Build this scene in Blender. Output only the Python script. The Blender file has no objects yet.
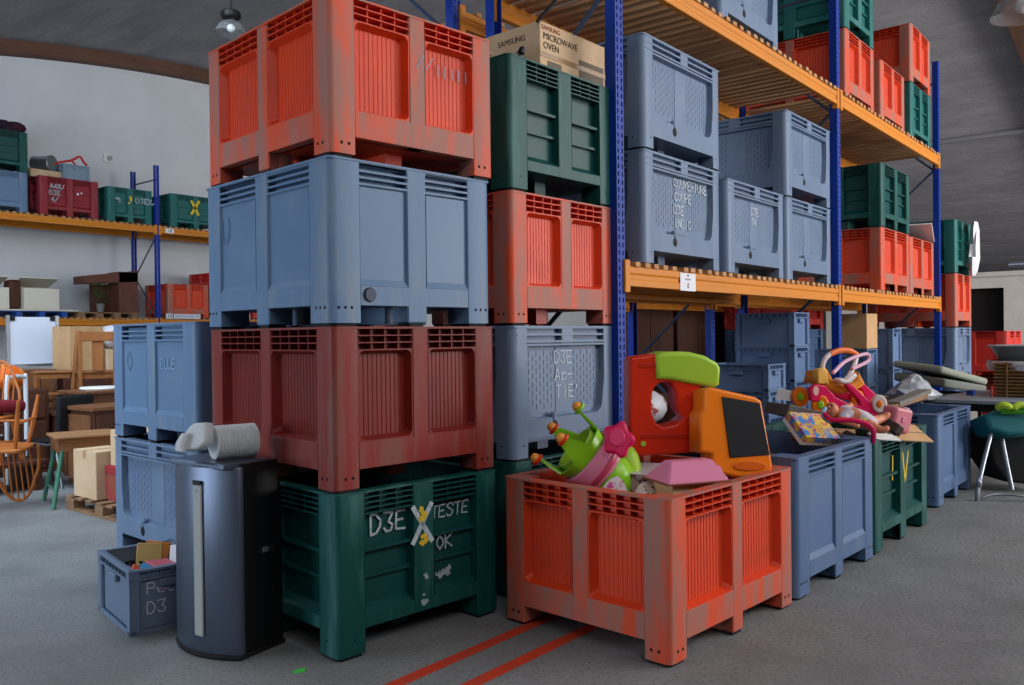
import bpy, bmesh, math, random
from mathutils import Vector, Matrix
random.seed(7)
S = bpy.context.scene
COL = S.collection
PI = math.pi
# ------------------------------------------------------------------ camera
FPX, PIT, CAMH, ROLL, TH = 854.14, -.0071, 1.4606, -.0113, .885
CT, ST = math.cos(TH), math.sin(TH)
_r = Vector((CT, -ST, 0)); _f = Vector((ST, CT, 0)); _u = Vector((0, 0, 1))
_F = _f*math.cos(PIT) + _u*math.sin(PIT)
_U = _u*math.cos(PIT) - _f*math.sin(PIT)
_R2 = _r*math.cos(ROLL) + _U*math.sin(ROLL)
_U2 = _U*math.cos(ROLL) - _r*math.sin(ROLL)
cd = bpy.data.cameras.new('camera'); cam = bpy.data.objects.new('camera', cd); COL.objects.link(cam)
M = Matrix.Identity(4)
for i in range(3):
    M[i][0] = _R2[i]; M[i][1] = _U2[i]; M[i][2] = -_F[i]
M.translation = Vector((0, 0, CAMH)); cam.matrix_world = M
cd.sensor_width = 36; cd.lens = FPX/1024*36; cd.clip_start = .05; cd.clip_end = 200
S.camera = cam
def ray(u, v): return _F*FPX + _R2*(u-512) - _U2*(v-342.5)
def atX(u, v, X): r = ray(u, v); k = X/r.x; return Vector((X, r.y*k, CAMH+r.z*k))
def atY(u, v, Y): r = ray(u, v); k = Y/r.y; return Vector((r.x*k, Y, CAMH+r.z*k))
def atZ(u, v, Z): r = ray(u, v); k = (Z-CAMH)/r.z; return Vector((r.x*k, r.y*k, Z))
def atD(u, v, d): r = ray(u, v); return Vector((0, 0, CAMH)) + r*(d/FPX)
# ------------------------------------------------------------------ world, lights, exposure
w = bpy.data.worlds.new('world'); S.world = w; w.use_nodes = True
w.node_tree.nodes['Background'].inputs[0].default_value = (.62, .72, .86, 1)
w.node_tree.nodes['Background'].inputs[1].default_value = .06
def area(name, loc, target, sx, sy, power, col):
    l = bpy.data.lights.new(name, 'AREA'); l.shape = 'RECTANGLE'; l.size = sx; l.size_y = sy
    l.energy = power; l.color = col
    o = bpy.data.objects.new(name, l); COL.objects.link(o); o.location = loc
    o.rotation_euler = (Vector(target)-Vector(loc)).to_track_quat('-Z', 'Y').to_euler()
    return o
area('skylight_front', (-.6, -1.2, 5.8), (2.6, 3.0, 1.6), 5, 3.5, 290, (1, .98, .95))
area('skylight_far', (2.2, 9.0, 6.1), (4.4, 13.0, 0), 6, 8, 900, (.72, .86, 1))
area('door_daylight', (-6, 8.5, 2.2), (6, 10.5, 6.0), 6, 3.6, 760, (.74, .86, 1))
area('gable_windows', (9.5, -5.0, 6.0), (9.0, 3, 2.8), 13, 2.0, 580, (1, .98, .96))
area('vault_uplight', (17, -11, 3.0), (20, 5, 8.0), 10, 4, 2600, (1, .97, .97))  # added uplight out of view, brightens the vault at right
S.view_settings.view_transform = 'Standard'; S.view_settings.look = 'None'
S.view_settings.exposure = -0.08; S.view_settings.gamma = 1.0
try: S.view_settings.use_curve_mapping = False
except Exception: pass
# ------------------------------------------------------------------ materials
MATS = {}
def srgb(r, g, b):
    f = lambda c: (c/255/12.92) if c/255 <= .04045 else ((c/255+.055)/1.055)**2.4
    return (f(r), f(g), f(b), 1)
def mat(name, col, rough=.5, col2=None, scale=6, lo=.5, hi=.75, stretch=(1, 1, 1), bump=0, bscale=60, metallic=0,
        fine=None, trans=0, alpha=1, emit=0, spec=.28, coat=0):
    if name in MATS: return MATS[name]
    m = bpy.data.materials.new(name); m.use_nodes = True; MATS[name] = m
    nt = m.node_tree; N = nt.nodes; L = nt.links; b = N['Principled BSDF']
    b.inputs['Base Color'].default_value = col; b.inputs['Roughness'].default_value = rough
    b.inputs['Metallic'].default_value = metallic
    b.inputs['Specular IOR Level'].default_value = spec
    b.inputs['Coat Weight'].default_value = coat
    if trans: b.inputs['Transmission Weight'].default_value = trans; b.inputs['IOR'].default_value = 1.1
    if alpha < 1: b.inputs['Alpha'].default_value = alpha
    if emit: b.inputs['Emission Color'].default_value = col; b.inputs['Emission Strength'].default_value = emit
    if col2 is not None or bump or fine:
        tc = N.new('ShaderNodeTexCoord'); oi = N.new('ShaderNodeObjectInfo')
        ad = N.new('ShaderNodeVectorMath'); ad.operation = 'MULTIPLY_ADD'
        cb = N.new('ShaderNodeCombineXYZ'); mu = N.new('ShaderNodeMath'); mu.operation = 'MULTIPLY'; mu.inputs[1].default_value = 37
        L.new(oi.outputs['Random'], mu.inputs[0])
        for i in range(3): L.new(mu.outputs[0], cb.inputs[i])
        ad.inputs[1].default_value = stretch
        L.new(tc.outputs['Object'], ad.inputs[0]); L.new(cb.outputs[0], ad.inputs[2])
        if col2 is not None:
            n = N.new('ShaderNodeTexNoise'); n.inputs['Scale'].default_value = scale; n.inputs['Detail'].default_value = 6
            n.inputs['Roughness'].default_value = .65
            L.new(ad.outputs[0], n.inputs['Vector'])
            r = N.new('ShaderNodeValToRGB'); r.color_ramp.elements[0].position = lo; r.color_ramp.elements[1].position = hi
            r.color_ramp.elements[0].color = col; r.color_ramp.elements[1].color = col2
            L.new(n.outputs['Fac'], r.inputs[0]); out = r.outputs[0]
            if fine:
                n2 = N.new('ShaderNodeTexNoise'); n2.inputs['Scale'].default_value = fine[0]; n2.inputs['Detail'].default_value = 3
                L.new(tc.outputs['Object'], n2.inputs['Vector'])
                r2 = N.new('ShaderNodeValToRGB'); r2.color_ramp.elements[0].position = fine[2]; r2.color_ramp.elements[1].position = fine[3]
                L.new(n2.outputs['Fac'], r2.inputs[0])
                mx = N.new('ShaderNodeMixRGB'); mx.inputs[2].default_value = fine[1]
                L.new(r2.outputs[0], mx.inputs[0]); L.new(out, mx.inputs[1]); out = mx.outputs[0]
            L.new(out, b.inputs['Base Color'])
            mr = N.new('ShaderNodeMapRange'); mr.inputs[3].default_value = rough; mr.inputs[4].default_value = min(1, rough+.18)
            L.new(n.outputs['Fac'], mr.inputs[0]); L.new(mr.outputs[0], b.inputs['Roughness'])
        if bump:
            nb = N.new('ShaderNodeTexNoise'); nb.inputs['Scale'].default_value = bscale; nb.inputs['Detail'].default_value = 4
            L.new(ad.outputs[0], nb.inputs['Vector'])
            bp = N.new('ShaderNodeBump'); bp.inputs['Strength'].default_value = bump; bp.inputs['Distance'].default_value = .02
            L.new(nb.outputs['Fac'], bp.inputs['Height']); L.new(bp.outputs[0], b.inputs['Normal'])
    return m
VS = (1, 1, .16)
# pallet box plastics: (panel material, post/rail material)
BOXM = {
 'orange': (mat('orange_plastic', srgb(212, 64, 26), .33, srgb(192, 62, 36), 5, .45, .75), mat('orange_plastic_scuffed', srgb(212, 76, 40), .42, srgb(158, 106, 94), 9, .40, .58, VS)),
 'brick': (mat('brick_red_plastic', srgb(118, 28, 20), .36, srgb(104, 32, 28), 5, .45, .75), mat('brick_red_plastic_scuffed', srgb(126, 32, 24), .42, srgb(120, 68, 62), 9, .42, .62, VS)),
 'scarlet': (mat('scarlet_plastic', srgb(196, 44, 34), .4, srgb(180, 52, 44), 5, .5, .8), mat('scarlet_plastic_scuffed', srgb(196, 48, 38), .45, srgb(170, 88, 78), 9, .5, .75, VS)),
 'maroon': (mat('maroon_plastic', srgb(140, 36, 48), .42, srgb(120, 40, 50), 5, .5, .8), mat('maroon_plastic_scuffed', srgb(142, 40, 50), .46, srgb(140, 78, 80), 9, .5, .75, VS)),
 'blue': (mat('blue_grey_plastic', srgb(92, 120, 152), .3, srgb(106, 130, 156), 4, .45, .8), mat('blue_grey_plastic_scuffed', srgb(94, 122, 154), .36, srgb(124, 136, 148), 8, .5, .75, VS)),
 'slate': (mat('slate_blue_plastic', srgb(74, 102, 142), .38, srgb(88, 112, 146), 4, .45, .8), mat('slate_blue_plastic_scuffed', srgb(76, 102, 140), .4, srgb(98, 116, 142), 8, .5, .75, VS)),
 'grey': (mat('cool_grey_plastic', srgb(102, 122, 150), .34, srgb(116, 134, 158), 4, .45, .8), mat('cool_grey_plastic_post', srgb(106, 126, 154), .34, srgb(120, 136, 158), 8, .5, .8, VS)),
 'green': (mat('green_plastic', srgb(4, 66, 64), .34, srgb(10, 74, 76), 5, .45, .8), mat('green_plastic_scuffed', srgb(6, 72, 68), .38, srgb(60, 112, 112), 9, .5, .78, VS)),
 'teal': (mat('teal_plastic', srgb(24, 96, 92), .36, srgb(34, 102, 100), 5, .5, .8), mat('teal_plastic_scuffed', srgb(28, 98, 94), .4, srgb(72, 130, 124), 9, .5, .75, VS)),
}
m_dark = mat('dark_rubber', srgb(16, 16, 18), .7)
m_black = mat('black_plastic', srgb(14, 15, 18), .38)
m_slit = mat('slit_shadow', srgb(66, 74, 90), .8)
m_hole = mat('dark_hole', srgb(14, 13, 14), .9)
m_chalk = mat('white_chalk', srgb(188, 200, 210), .9, srgb(120, 140, 150), 60, .45, .7)
m_chalk3 = mat('pale_chalk', srgb(206, 216, 228), .9, srgb(176, 190, 206), 60, .45, .7)
m_chalk2 = mat('faint_chalk', srgb(158, 172, 188), .9, srgb(120, 135, 150), 60, .45, .7)
m_ypaint = mat('yellow_spray_paint', srgb(222, 190, 40), .6, srgb(200, 170, 60), 40, .4, .7)
m_blue = mat('blue_rack_paint', srgb(0, 50, 150), .4, srgb(10, 56, 136), 8, .5, .8)
m_beam = mat('orange_beam_paint', srgb(208, 128, 34), .38, srgb(188, 122, 50), 7, .5, .8, (.2, 1, 1))
m_wood = mat('slat_wood', srgb(196, 150, 104), .7, srgb(160, 112, 76), 12, .4, .7, (1, .1, 1))
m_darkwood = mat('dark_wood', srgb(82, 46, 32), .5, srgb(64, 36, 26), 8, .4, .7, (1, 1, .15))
m_midwood = mat('chair_wood', srgb(150, 96, 52), .45, srgb(128, 78, 42), 12, .4, .7, (1, 1, .2))
m_oldwood = mat('old_wood', srgb(142, 110, 82), .65, srgb(110, 82, 62), 12, .4, .7, (.3, 1, 1))
m_card = mat('cardboard', srgb(196, 158, 116), .85, srgb(182, 144, 104), 5, .4, .7)
m_card2 = mat('pale_cardboard', srgb(206, 178, 146), .85, srgb(194, 164, 130), 5, .4, .7)
m_white = mat('white_paint', srgb(226, 228, 228), .5)
m_cream = mat('cream_laminate', srgb(222, 216, 200), .45)
m_paper = mat('paper_white', srgb(226, 228, 236), .7)
m_ink = mat('dark_ink', srgb(46, 36, 34), .8)
m_redink = mat('red_ink', srgb(150, 74, 54), .8)
m_chrome = mat('grey_metal', srgb(150, 156, 164), .3, metallic=.8)
# ------------------------------------------------------------------ mesh building
class MB:
    def __init__(s): s.v = []; s.f = []
    def add(s, vs, fs):
        o = len(s.v); s.v += [tuple(p) for p in vs]; s.f += [tuple(i+o for i in f) for f in fs]; return s
    def box(s, x0, x1, y0, y1, z0, z1):
        return s.add([(x0,y0,z0),(x1,y0,z0),(x1,y1,z0),(x0,y1,z0),(x0,y0,z1),(x1,y0,z1),(x1,y1,z1),(x0,y1,z1)],
                     [(0,3,2,1),(4,5,6,7),(0,1,5,4),(1,2,6,5),(2,3,7,6),(3,0,4,7)])
    def hexa(s, b, t):  # 4 bottom pts, 4 top pts
        return s.add(list(b)+list(t), [(0,3,2,1),(4,5,6,7),(0,1,5,4),(1,2,6,5),(2,3,7,6),(3,0,4,7)])
    def prism(s, poly, z0, z1):
        n = len(poly)
        return s.add([(x, y, z0) for x, y in poly]+[(x, y, z1) for x, y in poly],
                     [tuple(range(n-1, -1, -1)), tuple(range(n, 2*n))]+[(i, (i+1) % n, n+(i+1) % n, n+i) for i in range(n)])
    def quad(s, a, b, c, d): return s.add([a, b, c, d], [(0, 1, 2, 3)])
    def ring(s, A, B):
        n = len(A)
        return s.add(list(A)+list(B), [(i, (i+1) % n, n+(i+1) % n, n+i) for i in range(n)])
    def tube(s, pts, r, n=8, closed=False, caps=True):
        pts = [Vector(p) for p in pts]; m = len(pts); rr = r if isinstance(r, (list, tuple)) else [r]*m
        vs = []; prev = None
        for i, p in enumerate(pts):
            a = pts[i-1] if (i > 0 or closed) else p; b = pts[(i+1) % m] if (i < m-1 or closed) else p
            t = (b-a).normalized()
            if prev is None:
                prev = t.cross(Vector((0, 0, 1)))
                if prev.length < .1: prev = t.cross(Vector((0, 1, 0)))
            prev = (prev - t*prev.dot(t)).normalized(); q = t.cross(prev)
            vs += [p + (prev*math.cos(2*PI*k/n)+q*math.sin(2*PI*k/n))*rr[i] for k in range(n)]
        fs = []
        for i in range(m if closed else m-1):
            for k in range(n):
                a = i*n+k; b = i*n+(k+1) % n; c = ((i+1) % m)*n+(k+1) % n; d = ((i+1) % m)*n+k
                fs.append((a, b, c, d))
        if not closed and caps: fs += [tuple(range(n-1, -1, -1)), tuple((m-1)*n+k for k in range(n))]
        return s.add(vs, fs)
    def lathe(s, prof, n=20, axis='z', c=(0, 0, 0)):
        vs = []
        for r, z in prof:
            for k in range(n):
                a = 2*PI*k/n; p = (r*math.cos(a), r*math.sin(a), z)
                if axis == 'x': p = (z, p[0], p[1])
                if axis == 'y': p = (p[0], z, p[1])
                vs.append((p[0]+c[0], p[1]+c[1], p[2]+c[2]))
        m = len(prof)
        fs = [(i*n+k, i*n+(k+1) % n, (i+1)*n+(k+1) % n, (i+1)*n+k) for i in range(m-1) for k in range(n)]
        if prof[0][0] > 1e-5: fs.append(tuple(range(n-1, -1, -1)))
        if prof[-1][0] > 1e-5: fs.append(tuple((m-1)*n+k for k in range(n)))
        return s.add(vs, fs)
    def ball(s, c, r, n=12, sc=(1, 1, 1)):
        m = n//2; prof = [(max(1e-6, math.sin(PI*i/m)), -math.cos(PI*i/m)) for i in range(m+1)]
        o = len(s.v); s.lathe(prof, n)
        for i in range(o, len(s.v)):
            x, y, z = s.v[i]; s.v[i] = (c[0]+x*r*sc[0], c[1]+y*r*sc[1], c[2]+z*r*sc[2])
        return s
    def mesh(s, name, bevel=0, seg=1, smooth=False, angle=.6, xf=None):
        me = bpy.data.meshes.new(name); me.from_pydata(s.v, [], s.f)
        bm = bmesh.new(); bm.from_mesh(me)
        if xf is not None: bm.transform(xf)
        bmesh.ops.remove_doubles(bm, verts=bm.verts, dist=1e-5)
        bmesh.ops.recalc_face_normals(bm, faces=bm.faces)
        if bevel:
            es = [e for e in bm.edges if len(e.link_faces) == 2 and e.calc_face_angle(0) > angle]
            bmesh.ops.bevel(bm, geom=es, offset=bevel, segments=seg, affect='EDGES', profile=.5, clamp_overlap=True)
        if smooth:
            for f in bm.faces: f.smooth = True
            for e in bm.edges:
                if len(e.link_faces) == 2 and e.calc_face_angle(0) > .7: e.smooth = False
        bm.to_mesh(me); bm.free(); me.materials.append(None)
        return me
def ob(name, me, m, parent=None, loc=(0, 0, 0), rot=(0, 0, 0), scale=(1, 1, 1)):
    if isinstance(me, MB): me = me.mesh(name)
    o = bpy.data.objects.new(name, me); COL.objects.link(o)
    if me is not None and m is not None:
        if me.materials and me.materials[0] is None: me.materials[0] = m
        elif me.materials and me.materials[0] is not m:
            o.material_slots[0].link = 'OBJECT'; o.material_slots[0].material = m
    o.parent = parent; o.location = loc; o.rotation_euler = rot; o.scale = scale
    return o
def tag(o, label, cat, group=None, kind=None):
    if label: o['label'] = label
    if cat: o['category'] = cat
    if group: o['group'] = group
    if kind: o['kind'] = kind
    return o
def thing(name, label, cat, loc=(0, 0, 0), rotz=0, group=None, rot=None, scale=(1, 1, 1)):
    o = bpy.data.objects.new(name, None); COL.objects.link(o); o.empty_display_size = .1
    o.location = loc; o.rotation_euler = rot if rot else (0, 0, rotz); o.scale = scale
    return tag(o, label, cat, group)
def struct(name, me, m, label=None, parent=None, **k):
    o = ob(name, me, m, parent, **k); o['kind'] = 'structure'
    if label: o['label'] = label; o['category'] = name.split('_')[0]
    return o
def stuff(o): o['kind'] = 'stuff'; return o
def rpoly(corners, r, n=4):
    out = []; m = len(corners)
    for i in range(m):
        p = Vector(corners[i]); a = (Vector(corners[i-1])-p).normalized(); b = (Vector(corners[(i+1) % m])-p).normalized()
        rr = r[i] if isinstance(r, (list, tuple)) else r
        ang = a.angle(b); d = rr/math.tan(ang/2); bis = (a+b).normalized(); c = p+bis*(rr/math.sin(ang/2))
        s0 = p+a*d-c; s1 = p+b*d-c
        for k in range(n):
            t = k/(n-1); v = (s0*(1-t)+s1*t); v = v.normalized()*rr if v.length > 1e-9 else v
            out.append(tuple(c+v))
    return out
def curve_plate(name, loops, thick, bevel=.006, res=2):
    cu = bpy.data.curves.new(name, 'CURVE'); cu.dimensions = '2D'; cu.fill_mode = 'BOTH'
    cu.extrude = max(.0005, thick/2-bevel); cu.bevel_depth = bevel; cu.bevel_resolution = res; cu.offset = -bevel
    for lp in loops:
        sp = cu.splines.new('POLY'); sp.points.add(len(lp)-1)
        for i, p in enumerate(lp): sp.points[i].co = (p[0], p[1], 0, 1)
        sp.use_cyclic_u = True
    return curve_mesh(name, cu)
def curve_mesh(name, cu):
    o = bpy.data.objects.new('tmp', cu); COL.objects.link(o)
    dg = bpy.context.evaluated_depsgraph_get(); dg.update()
    me = bpy.data.meshes.new_from_object(o.evaluated_get(dg)); me.name = name
    bpy.data.objects.remove(o); bpy.data.curves.remove(cu)
    me.materials.clear(); me.materials.append(None)
    return me
def text_mesh(name, body, size, extrude=.0006, align='CENTER'):
    cu = bpy.data.curves.new(name, 'FONT'); cu.body = body; cu.size = size; cu.extrude = extrude
    cu.align_x = align; cu.align_y = 'CENTER'
    return curve_mesh(name, cu)
def smooth_loop(pts, n=4):
    out = []; m = len(pts)
    for i in range(m):
        p0, p1, p2, p3 = [Vector(pts[(i+k-1) % m]) for k in range(4)]
        for k in range(n):
            t = k/n
            out.append(tuple(.5*((2*p1)+(p2-p0)*t+(2*p0-5*p1+4*p2-p3)*t*t+(3*p1-p0-3*p2+p3)*t**3)))
    return out
def smooth_path(pts, n=5):
    out = []; P = [Vector(p) for p in pts]; P = [P[0]*2-P[1]]+P+[P[-1]*2-P[-2]]
    for i in range(1, len(P)-2):
        p0, p1, p2, p3 = P[i-1:i+3]
        for k in range(n):
            t = k/n; out.append(.5*((2*p1)+(p2-p0)*t+(2*p0-5*p1+4*p2-p3)*t*t+(3*p1-p0-3*p2+p3)*t**3))
    out.append(P[-2]); return out
# hand lettering: strokes on a 4 x 6 grid
GL = {'A':'00 26 40;12 32','B':'00 06 36 44 33 03;33 42 30 00','C':'45 26 04 02 20 41','D':'00 06 26 44 42 20 00','E':'40 00 06 46;03 33','F':'00 06 46;03 33',
 'G':'45 26 04 02 20 41 43 23','H':'00 06;40 46;03 43','I':'20 26','K':'00 06;46 03 40','L':'06 00 40','M':'00 06 23 46 40','N':'00 06 40 46','O':'20 02 04 26 44 42 20',
 'P':'00 06 36 45 43 03','R':'00 06 36 45 43 03;23 40','S':'45 36 16 05 14 33 42 30 10 01','T':'06 46;26 20','U':'06 02 10 30 42 46','V':'06 20 46','X':'00 46;06 40',
 '3':'06 46 23 42 30 10 01','-':'03 43','c':'43 24 02 10 30 41','t':'26 11 20 40;04 44','i':'24 20;26 25',"'":'26 14','e':'02 42 34 14 02 10 40','r':'00 04;02 24 43','u':'04 01 20 41 44 40',
 'p':'00 04 34 42 01', 'd':'46 40 10 02 14 44', 'n':'00 04;03 24 43 40', 'o':'20 02 14 34 42 20','.':'20 21', '4':'30 36 02 42','q':'44 14 02 10 40;44 40','l':'26 20', 'v':'04 20 44','a':'44 40 10 02 14 44'}
def lettering(name, rows, size, wid, m, parent, loc, rot, jit=.12, depth=.002, lead=1.5, slant=0):
    mb = MB(); rnd = random.Random(hash(len(rows[0]))+int(size*1000)+len(rows))
    for j, row in enumerate(rows):
        x = rnd.uniform(-.2, .2)*size
        for ch in row:
            if ch == ' ': x += size*.6; continue
            for st in GL.get(ch, '00 46').split(';'):
                pts = [Vector((x+int(p[0])/4*size*.62+rnd.uniform(-jit, jit)*size*.3+slant*int(p[1])/6*size, -j*size*lead+int(p[1])/6*size+rnd.uniform(-jit, jit)*size*.3)) for p in st.split()]
                for a, b in zip(pts, pts[1:]):
                    d = (b-a)
                    if d.length < 1e-6: continue
                    d.normalize(); q = Vector((-d.y, d.x))*wid/2; e = d*wid*.4
                    P = [a-e-q, b+e-q, b+e+q, a-e+q]
                    mb.hexa([(p.x, 0, p.y) for p in P], [(p.x, -depth, p.y) for p in P])
            x += size*.85
    return stuff(ob(name, mb, m, parent, loc, rot))
# ------------------------------------------------------------------ setting
def zv(X): return 8.0-.014*(X-12.6)**2
m_floor = mat('concrete_floor', srgb(110, 112, 113), .6, srgb(134, 136, 137), 1.3, .35, .7, bump=.25, bscale=35, fine=(55, srgb(92, 92, 92), .52, .75))
struct('floor', MB().box(-10, 36, -12, 19.2, -.2, 0), m_floor, 'worn grey concrete warehouse floor')
m_wall = mat('white_render', srgb(212, 216, 220), .85, srgb(200, 204, 208), .8, .4, .75, bump=.1, bscale=20)
xs = [-8+i*.5 for i in range(85)]
mb = MB()
poly = [(x, zv(x)-.02) for x in xs if zv(x) > 0]
V = [(x, 19.0, 0) for x, z in poly]+[(x, 19.0, z) for x, z in poly]+[(x, 19.2, 0) for x, z in poly]+[(x, 19.2, z) for x, z in poly]
n = len(poly); Fc = []
for i in range(n-1):
    Fc += [(i, i+1, n+i+1, n+i), (2*n+i, 3*n+i, 3*n+i+1, 2*n+i+1), (n+i, n+i+1, 3*n+i+1, 3*n+i), (i, 2*n+i, 2*n+i+1, i+1)]
mb.add(V, Fc); struct('wall_back', mb, m_wall, 'white rendered gable wall behind the left rack')
m_roof = mat('sprayed_roof', srgb(166, 163, 166), .95, srgb(140, 138, 142), 2.2, .35, .7, (1, .25, 1), bump=.9, bscale=9, fine=(30, srgb(120, 119, 122), .5, .8))
mb = MB(); V = []; Fc = []
for x in xs:
    for y, dz in ((-12, 0), (19.2, 0), (-12, .15), (19.2, .15)): V.append((x, y, zv(x)+dz))
for i in range(len(xs)-1):
    a = i*4; b = a+4
    Fc += [(a, a+1, b+1, b), (a+2, b+2, b+3, a+3), (a, b, b+2, a+2), (a+1, a+3, b+3, b+1)]
mb.add(V, Fc); me = mb.mesh('ceiling', smooth=True); struct('ceiling', me, m_roof, 'vaulted roof with grey sprayed fibre lining')
m_rib = mat('laminated_timber', srgb(104, 74, 58), .6, srgb(84, 58, 46), 5, .4, .7, (.2, 1, 1))
def rib(name, y0, y1, d, lab):
    mb = MB(); V = []; Fc = []
    for x in xs:
        for y, z in ((y0, -d), (y1, -d), (y1, 0), (y0, 0)): V.append((x, y, zv(x)+z))
    for i in range(len(xs)-1):
        for k in range(4): Fc.append((i*4+k, i*4+(k+1) % 4, i*4+4+(k+1) % 4, i*4+4+k))
    mb.add(V, Fc); struct(name, mb, m_rib, lab)
rib('trim_1', 18.7, 19.0, .27, 'brown laminated timber arch along the white gable wall')
rib('trim_2', 2.62, 2.95, .3, 'brown laminated timber arch under the vault at upper right')
m_pipe = mat('pale_conduit', srgb(128, 128, 130), .5)
mb = MB().tube([(23.6, -2, zv(23.6)-.06), (23.6, 12, zv(23.6)-.06)], .07, 8)
tag(ob('conduit_pipe', mb, m_pipe), 'pale conduit running along the grey curved vault at right', 'pipe')
# partition room at the far right
XP = 26.0
m_part = mat('partition_white', srgb(206, 200, 192), .7, srgb(190, 184, 178), 2, .4, .7)
mb = MB().box(XP, XP+.15, -3, 4.28, 0, 2.92).box(XP, XP+.15, 5.9, 9, 0, 2.92).box(XP, XP+.15, 4.28, 5.9, 2.62, 2.92)
struct('wall_right', mb, m_part, 'off-white partition wall with a dark doorway at far right')
struct('trim_3', MB().box(XP-.12, XP+.3, -3, 9, 2.92, 3.05).mesh('trim_3', .01), m_part, 'pale ledge capping the far right partition')
struct('door_shade', MB().box(XP+.4, XP+.45, 4.0, 6.2, 0, 2.7), mat('dark_interior', srgb(34, 28, 28), .9), 'dark sheet standing in for the unlit doorway in the far right partition')  # dark sheet behind the opening, its colour stands for the unlit inside
for k, (dy0, dy1, zz) in enumerate(((4.95, 9, 3.28), (-3, 4.15, 3.22))):
    mb = MB().tube([(XP, dy0, zz), (XP, dy1, zz)], .1, 12)
    tag(ob('ventilation_duct', mb.mesh('ventilation_duct', smooth=True), m_chrome), ['white ventilation duct above the dark doorway', 'grey ventilation duct at the right edge above the partition'][k], 'duct')
# painted floor lines
m_redline = mat('red_floor_paint', srgb(198, 62, 34), .6, srgb(172, 62, 44), 5, .45, .75)
for k, (y, x1) in enumerate(((2.665, 4.4), (2.41, 4.4))):
    tag(ob('floor_stripe', MB().box(1.5, x1, y-.034, y+.034, .0005, .002), m_redline),
        ['red painted floor stripe nearer the green crate stack', 'red painted floor stripe nearer the camera'][k], 'floor marking', 'red floor stripes')
tag(ob('paint_splash', MB().prism([(.03*math.cos(a)*(1+.4*math.sin(3*a)), .02*math.sin(a)) for a in [i*.5236 for i in range(12)]], 0, .002).mesh('paint_splash'),
       mat('green_paint', srgb(70, 200, 70), .6), None, tuple(atZ(300, 671, .0005))), 'small bright green paint splash on the floor', 'paint mark')
# ------------------------------------------------------------------ racks
def post_mesh(Hp):
    mb = MB(); W = .045; D = .075
    mb.box(-W, -W+.006, 0, D, 0, Hp).box(W-.006, W, 0, D, 0, Hp)
    mb.box(-W+.006, -.03, 0, .005, 0, Hp).box(-.016, .016, 0, .005, 0, Hp).box(.03, W-.006, 0, .005, 0, Hp)
    z = 0
    while z < Hp-.05:
        mb.box(-.03, -.016, 0, .005, z, z+.02).box(.016, .03, 0, .005, z, z+.02); z += .05
    return mb.mesh('post')
PM = post_mesh(5.2)
def beam_mesh(Lb):
    mb = MB(); d = .05
    prof = [(0, 0), (0, .045), (.008, .052), (.008, .078), (0, .085), (0, .13), (d, .13), (d, 0)]
    mb.add([(0, y, z) for y, z in prof]+[(Lb, y, z) for y, z in prof],
           [tuple(range(8))[::-1], tuple(range(8, 16))]+[(i, (i+1) % 8, 8+(i+1) % 8, 8+i) for i in range(8)])
    return mb.mesh('beam', .004)
CONN = MB().box(-.03, .03, -.006, .05, -.04, .17).mesh('beam_connector', .004)
SLAT = MB().box(-.032, .032, -.02, 1.12, 0, .03).mesh('slat')
LV = (1.775, 3.755)
def rack(label, x_posts, y0, depth, levels, x_from=None, x_to=None, pitch=.125, cut_posts=None):
    t = thing('pallet_rack', label, 'shelving rack', (x_posts[0], y0, 0))
    ox, oy = x_posts[0], y0
    for i, x in enumerate(x_posts):
        for k in (0, 1):
            y = 0 if k == 0 else depth
            p = ob('post', PM, m_blue, t, (x-ox, y, 0), (0, 0, 0 if k == 0 else PI))
            ob('base_plate', MB().box(-.07, .07, -.06, .06, 0, .012), m_blue, p)
        z = .3; sgn = 0
        mbr = MB()
        while z < 3.9:
            a, b = (.07, depth-.07) if sgn == 0 else (depth-.07, .07)
            mbr.tube([(0, a, z), (0, b, z+.85)], .016, 6); z += .85; sgn ^= 1
        mbr.tube([(0, .05, 4.9), (0, depth-.05, 4.9)], .016, 6)
        ob('brace', mbr, mat('brace_steel', srgb(70, 84, 110), .4, metallic=.4), t, (x-ox, 0, 0))
    spans = list(zip(x_posts, x_posts[1:]))
    if x_from is not None: spans = [(x_from-.045, x_posts[0])]+spans
    if x_to is not None: spans = spans+[(x_posts[-1], x_to+.045)]
    for z in levels:
        for a, b in spans:
            me = beam_mesh(b-a-.09)
            for k in (0, 1):
                ob('beam', me, m_beam, t, (a-ox+.045, -.012 if k == 0 else depth-.04, z))
            for x, sg in ((a+.05, 1), (b-.05, -1)):
                for k in (0, 1): ob('beam_connector', CONN, m_beam, t, (x-ox, -.012 if k == 0 else depth-.03, z))
            n = int((b-a-.16)/pitch)
            for i in range(n):
                o = ob('slat', SLAT, m_wood, t, (a-ox+.1+(i+.5)*(b-a-.2)/n+random.uniform(-.012, .012), random.uniform(-.012, .006), z+.13), (0, 0, random.uniform(-.008, .008)))
                o.scale = (random.uniform(.85, 1.1), depth/1.1, 1)
    return t
XR = (4.656, 8.80, 12.944); YR = 2.903
rk = rack('blue and orange pallet rack loaded with crates, behind the toy crates', XR, YR, 1.08, LV)
rk2 = rack('blue and orange pallet rack standing back to back behind the loaded rack', XR, 4.30, 1.08, LV, pitch=.25)
YL = 17.4
XL = 9.36
rk3 = rack('blue and orange pallet rack along the white gable wall', (XL-4.144, XL, XL+4.144), YL, 1.08, LV)
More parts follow.
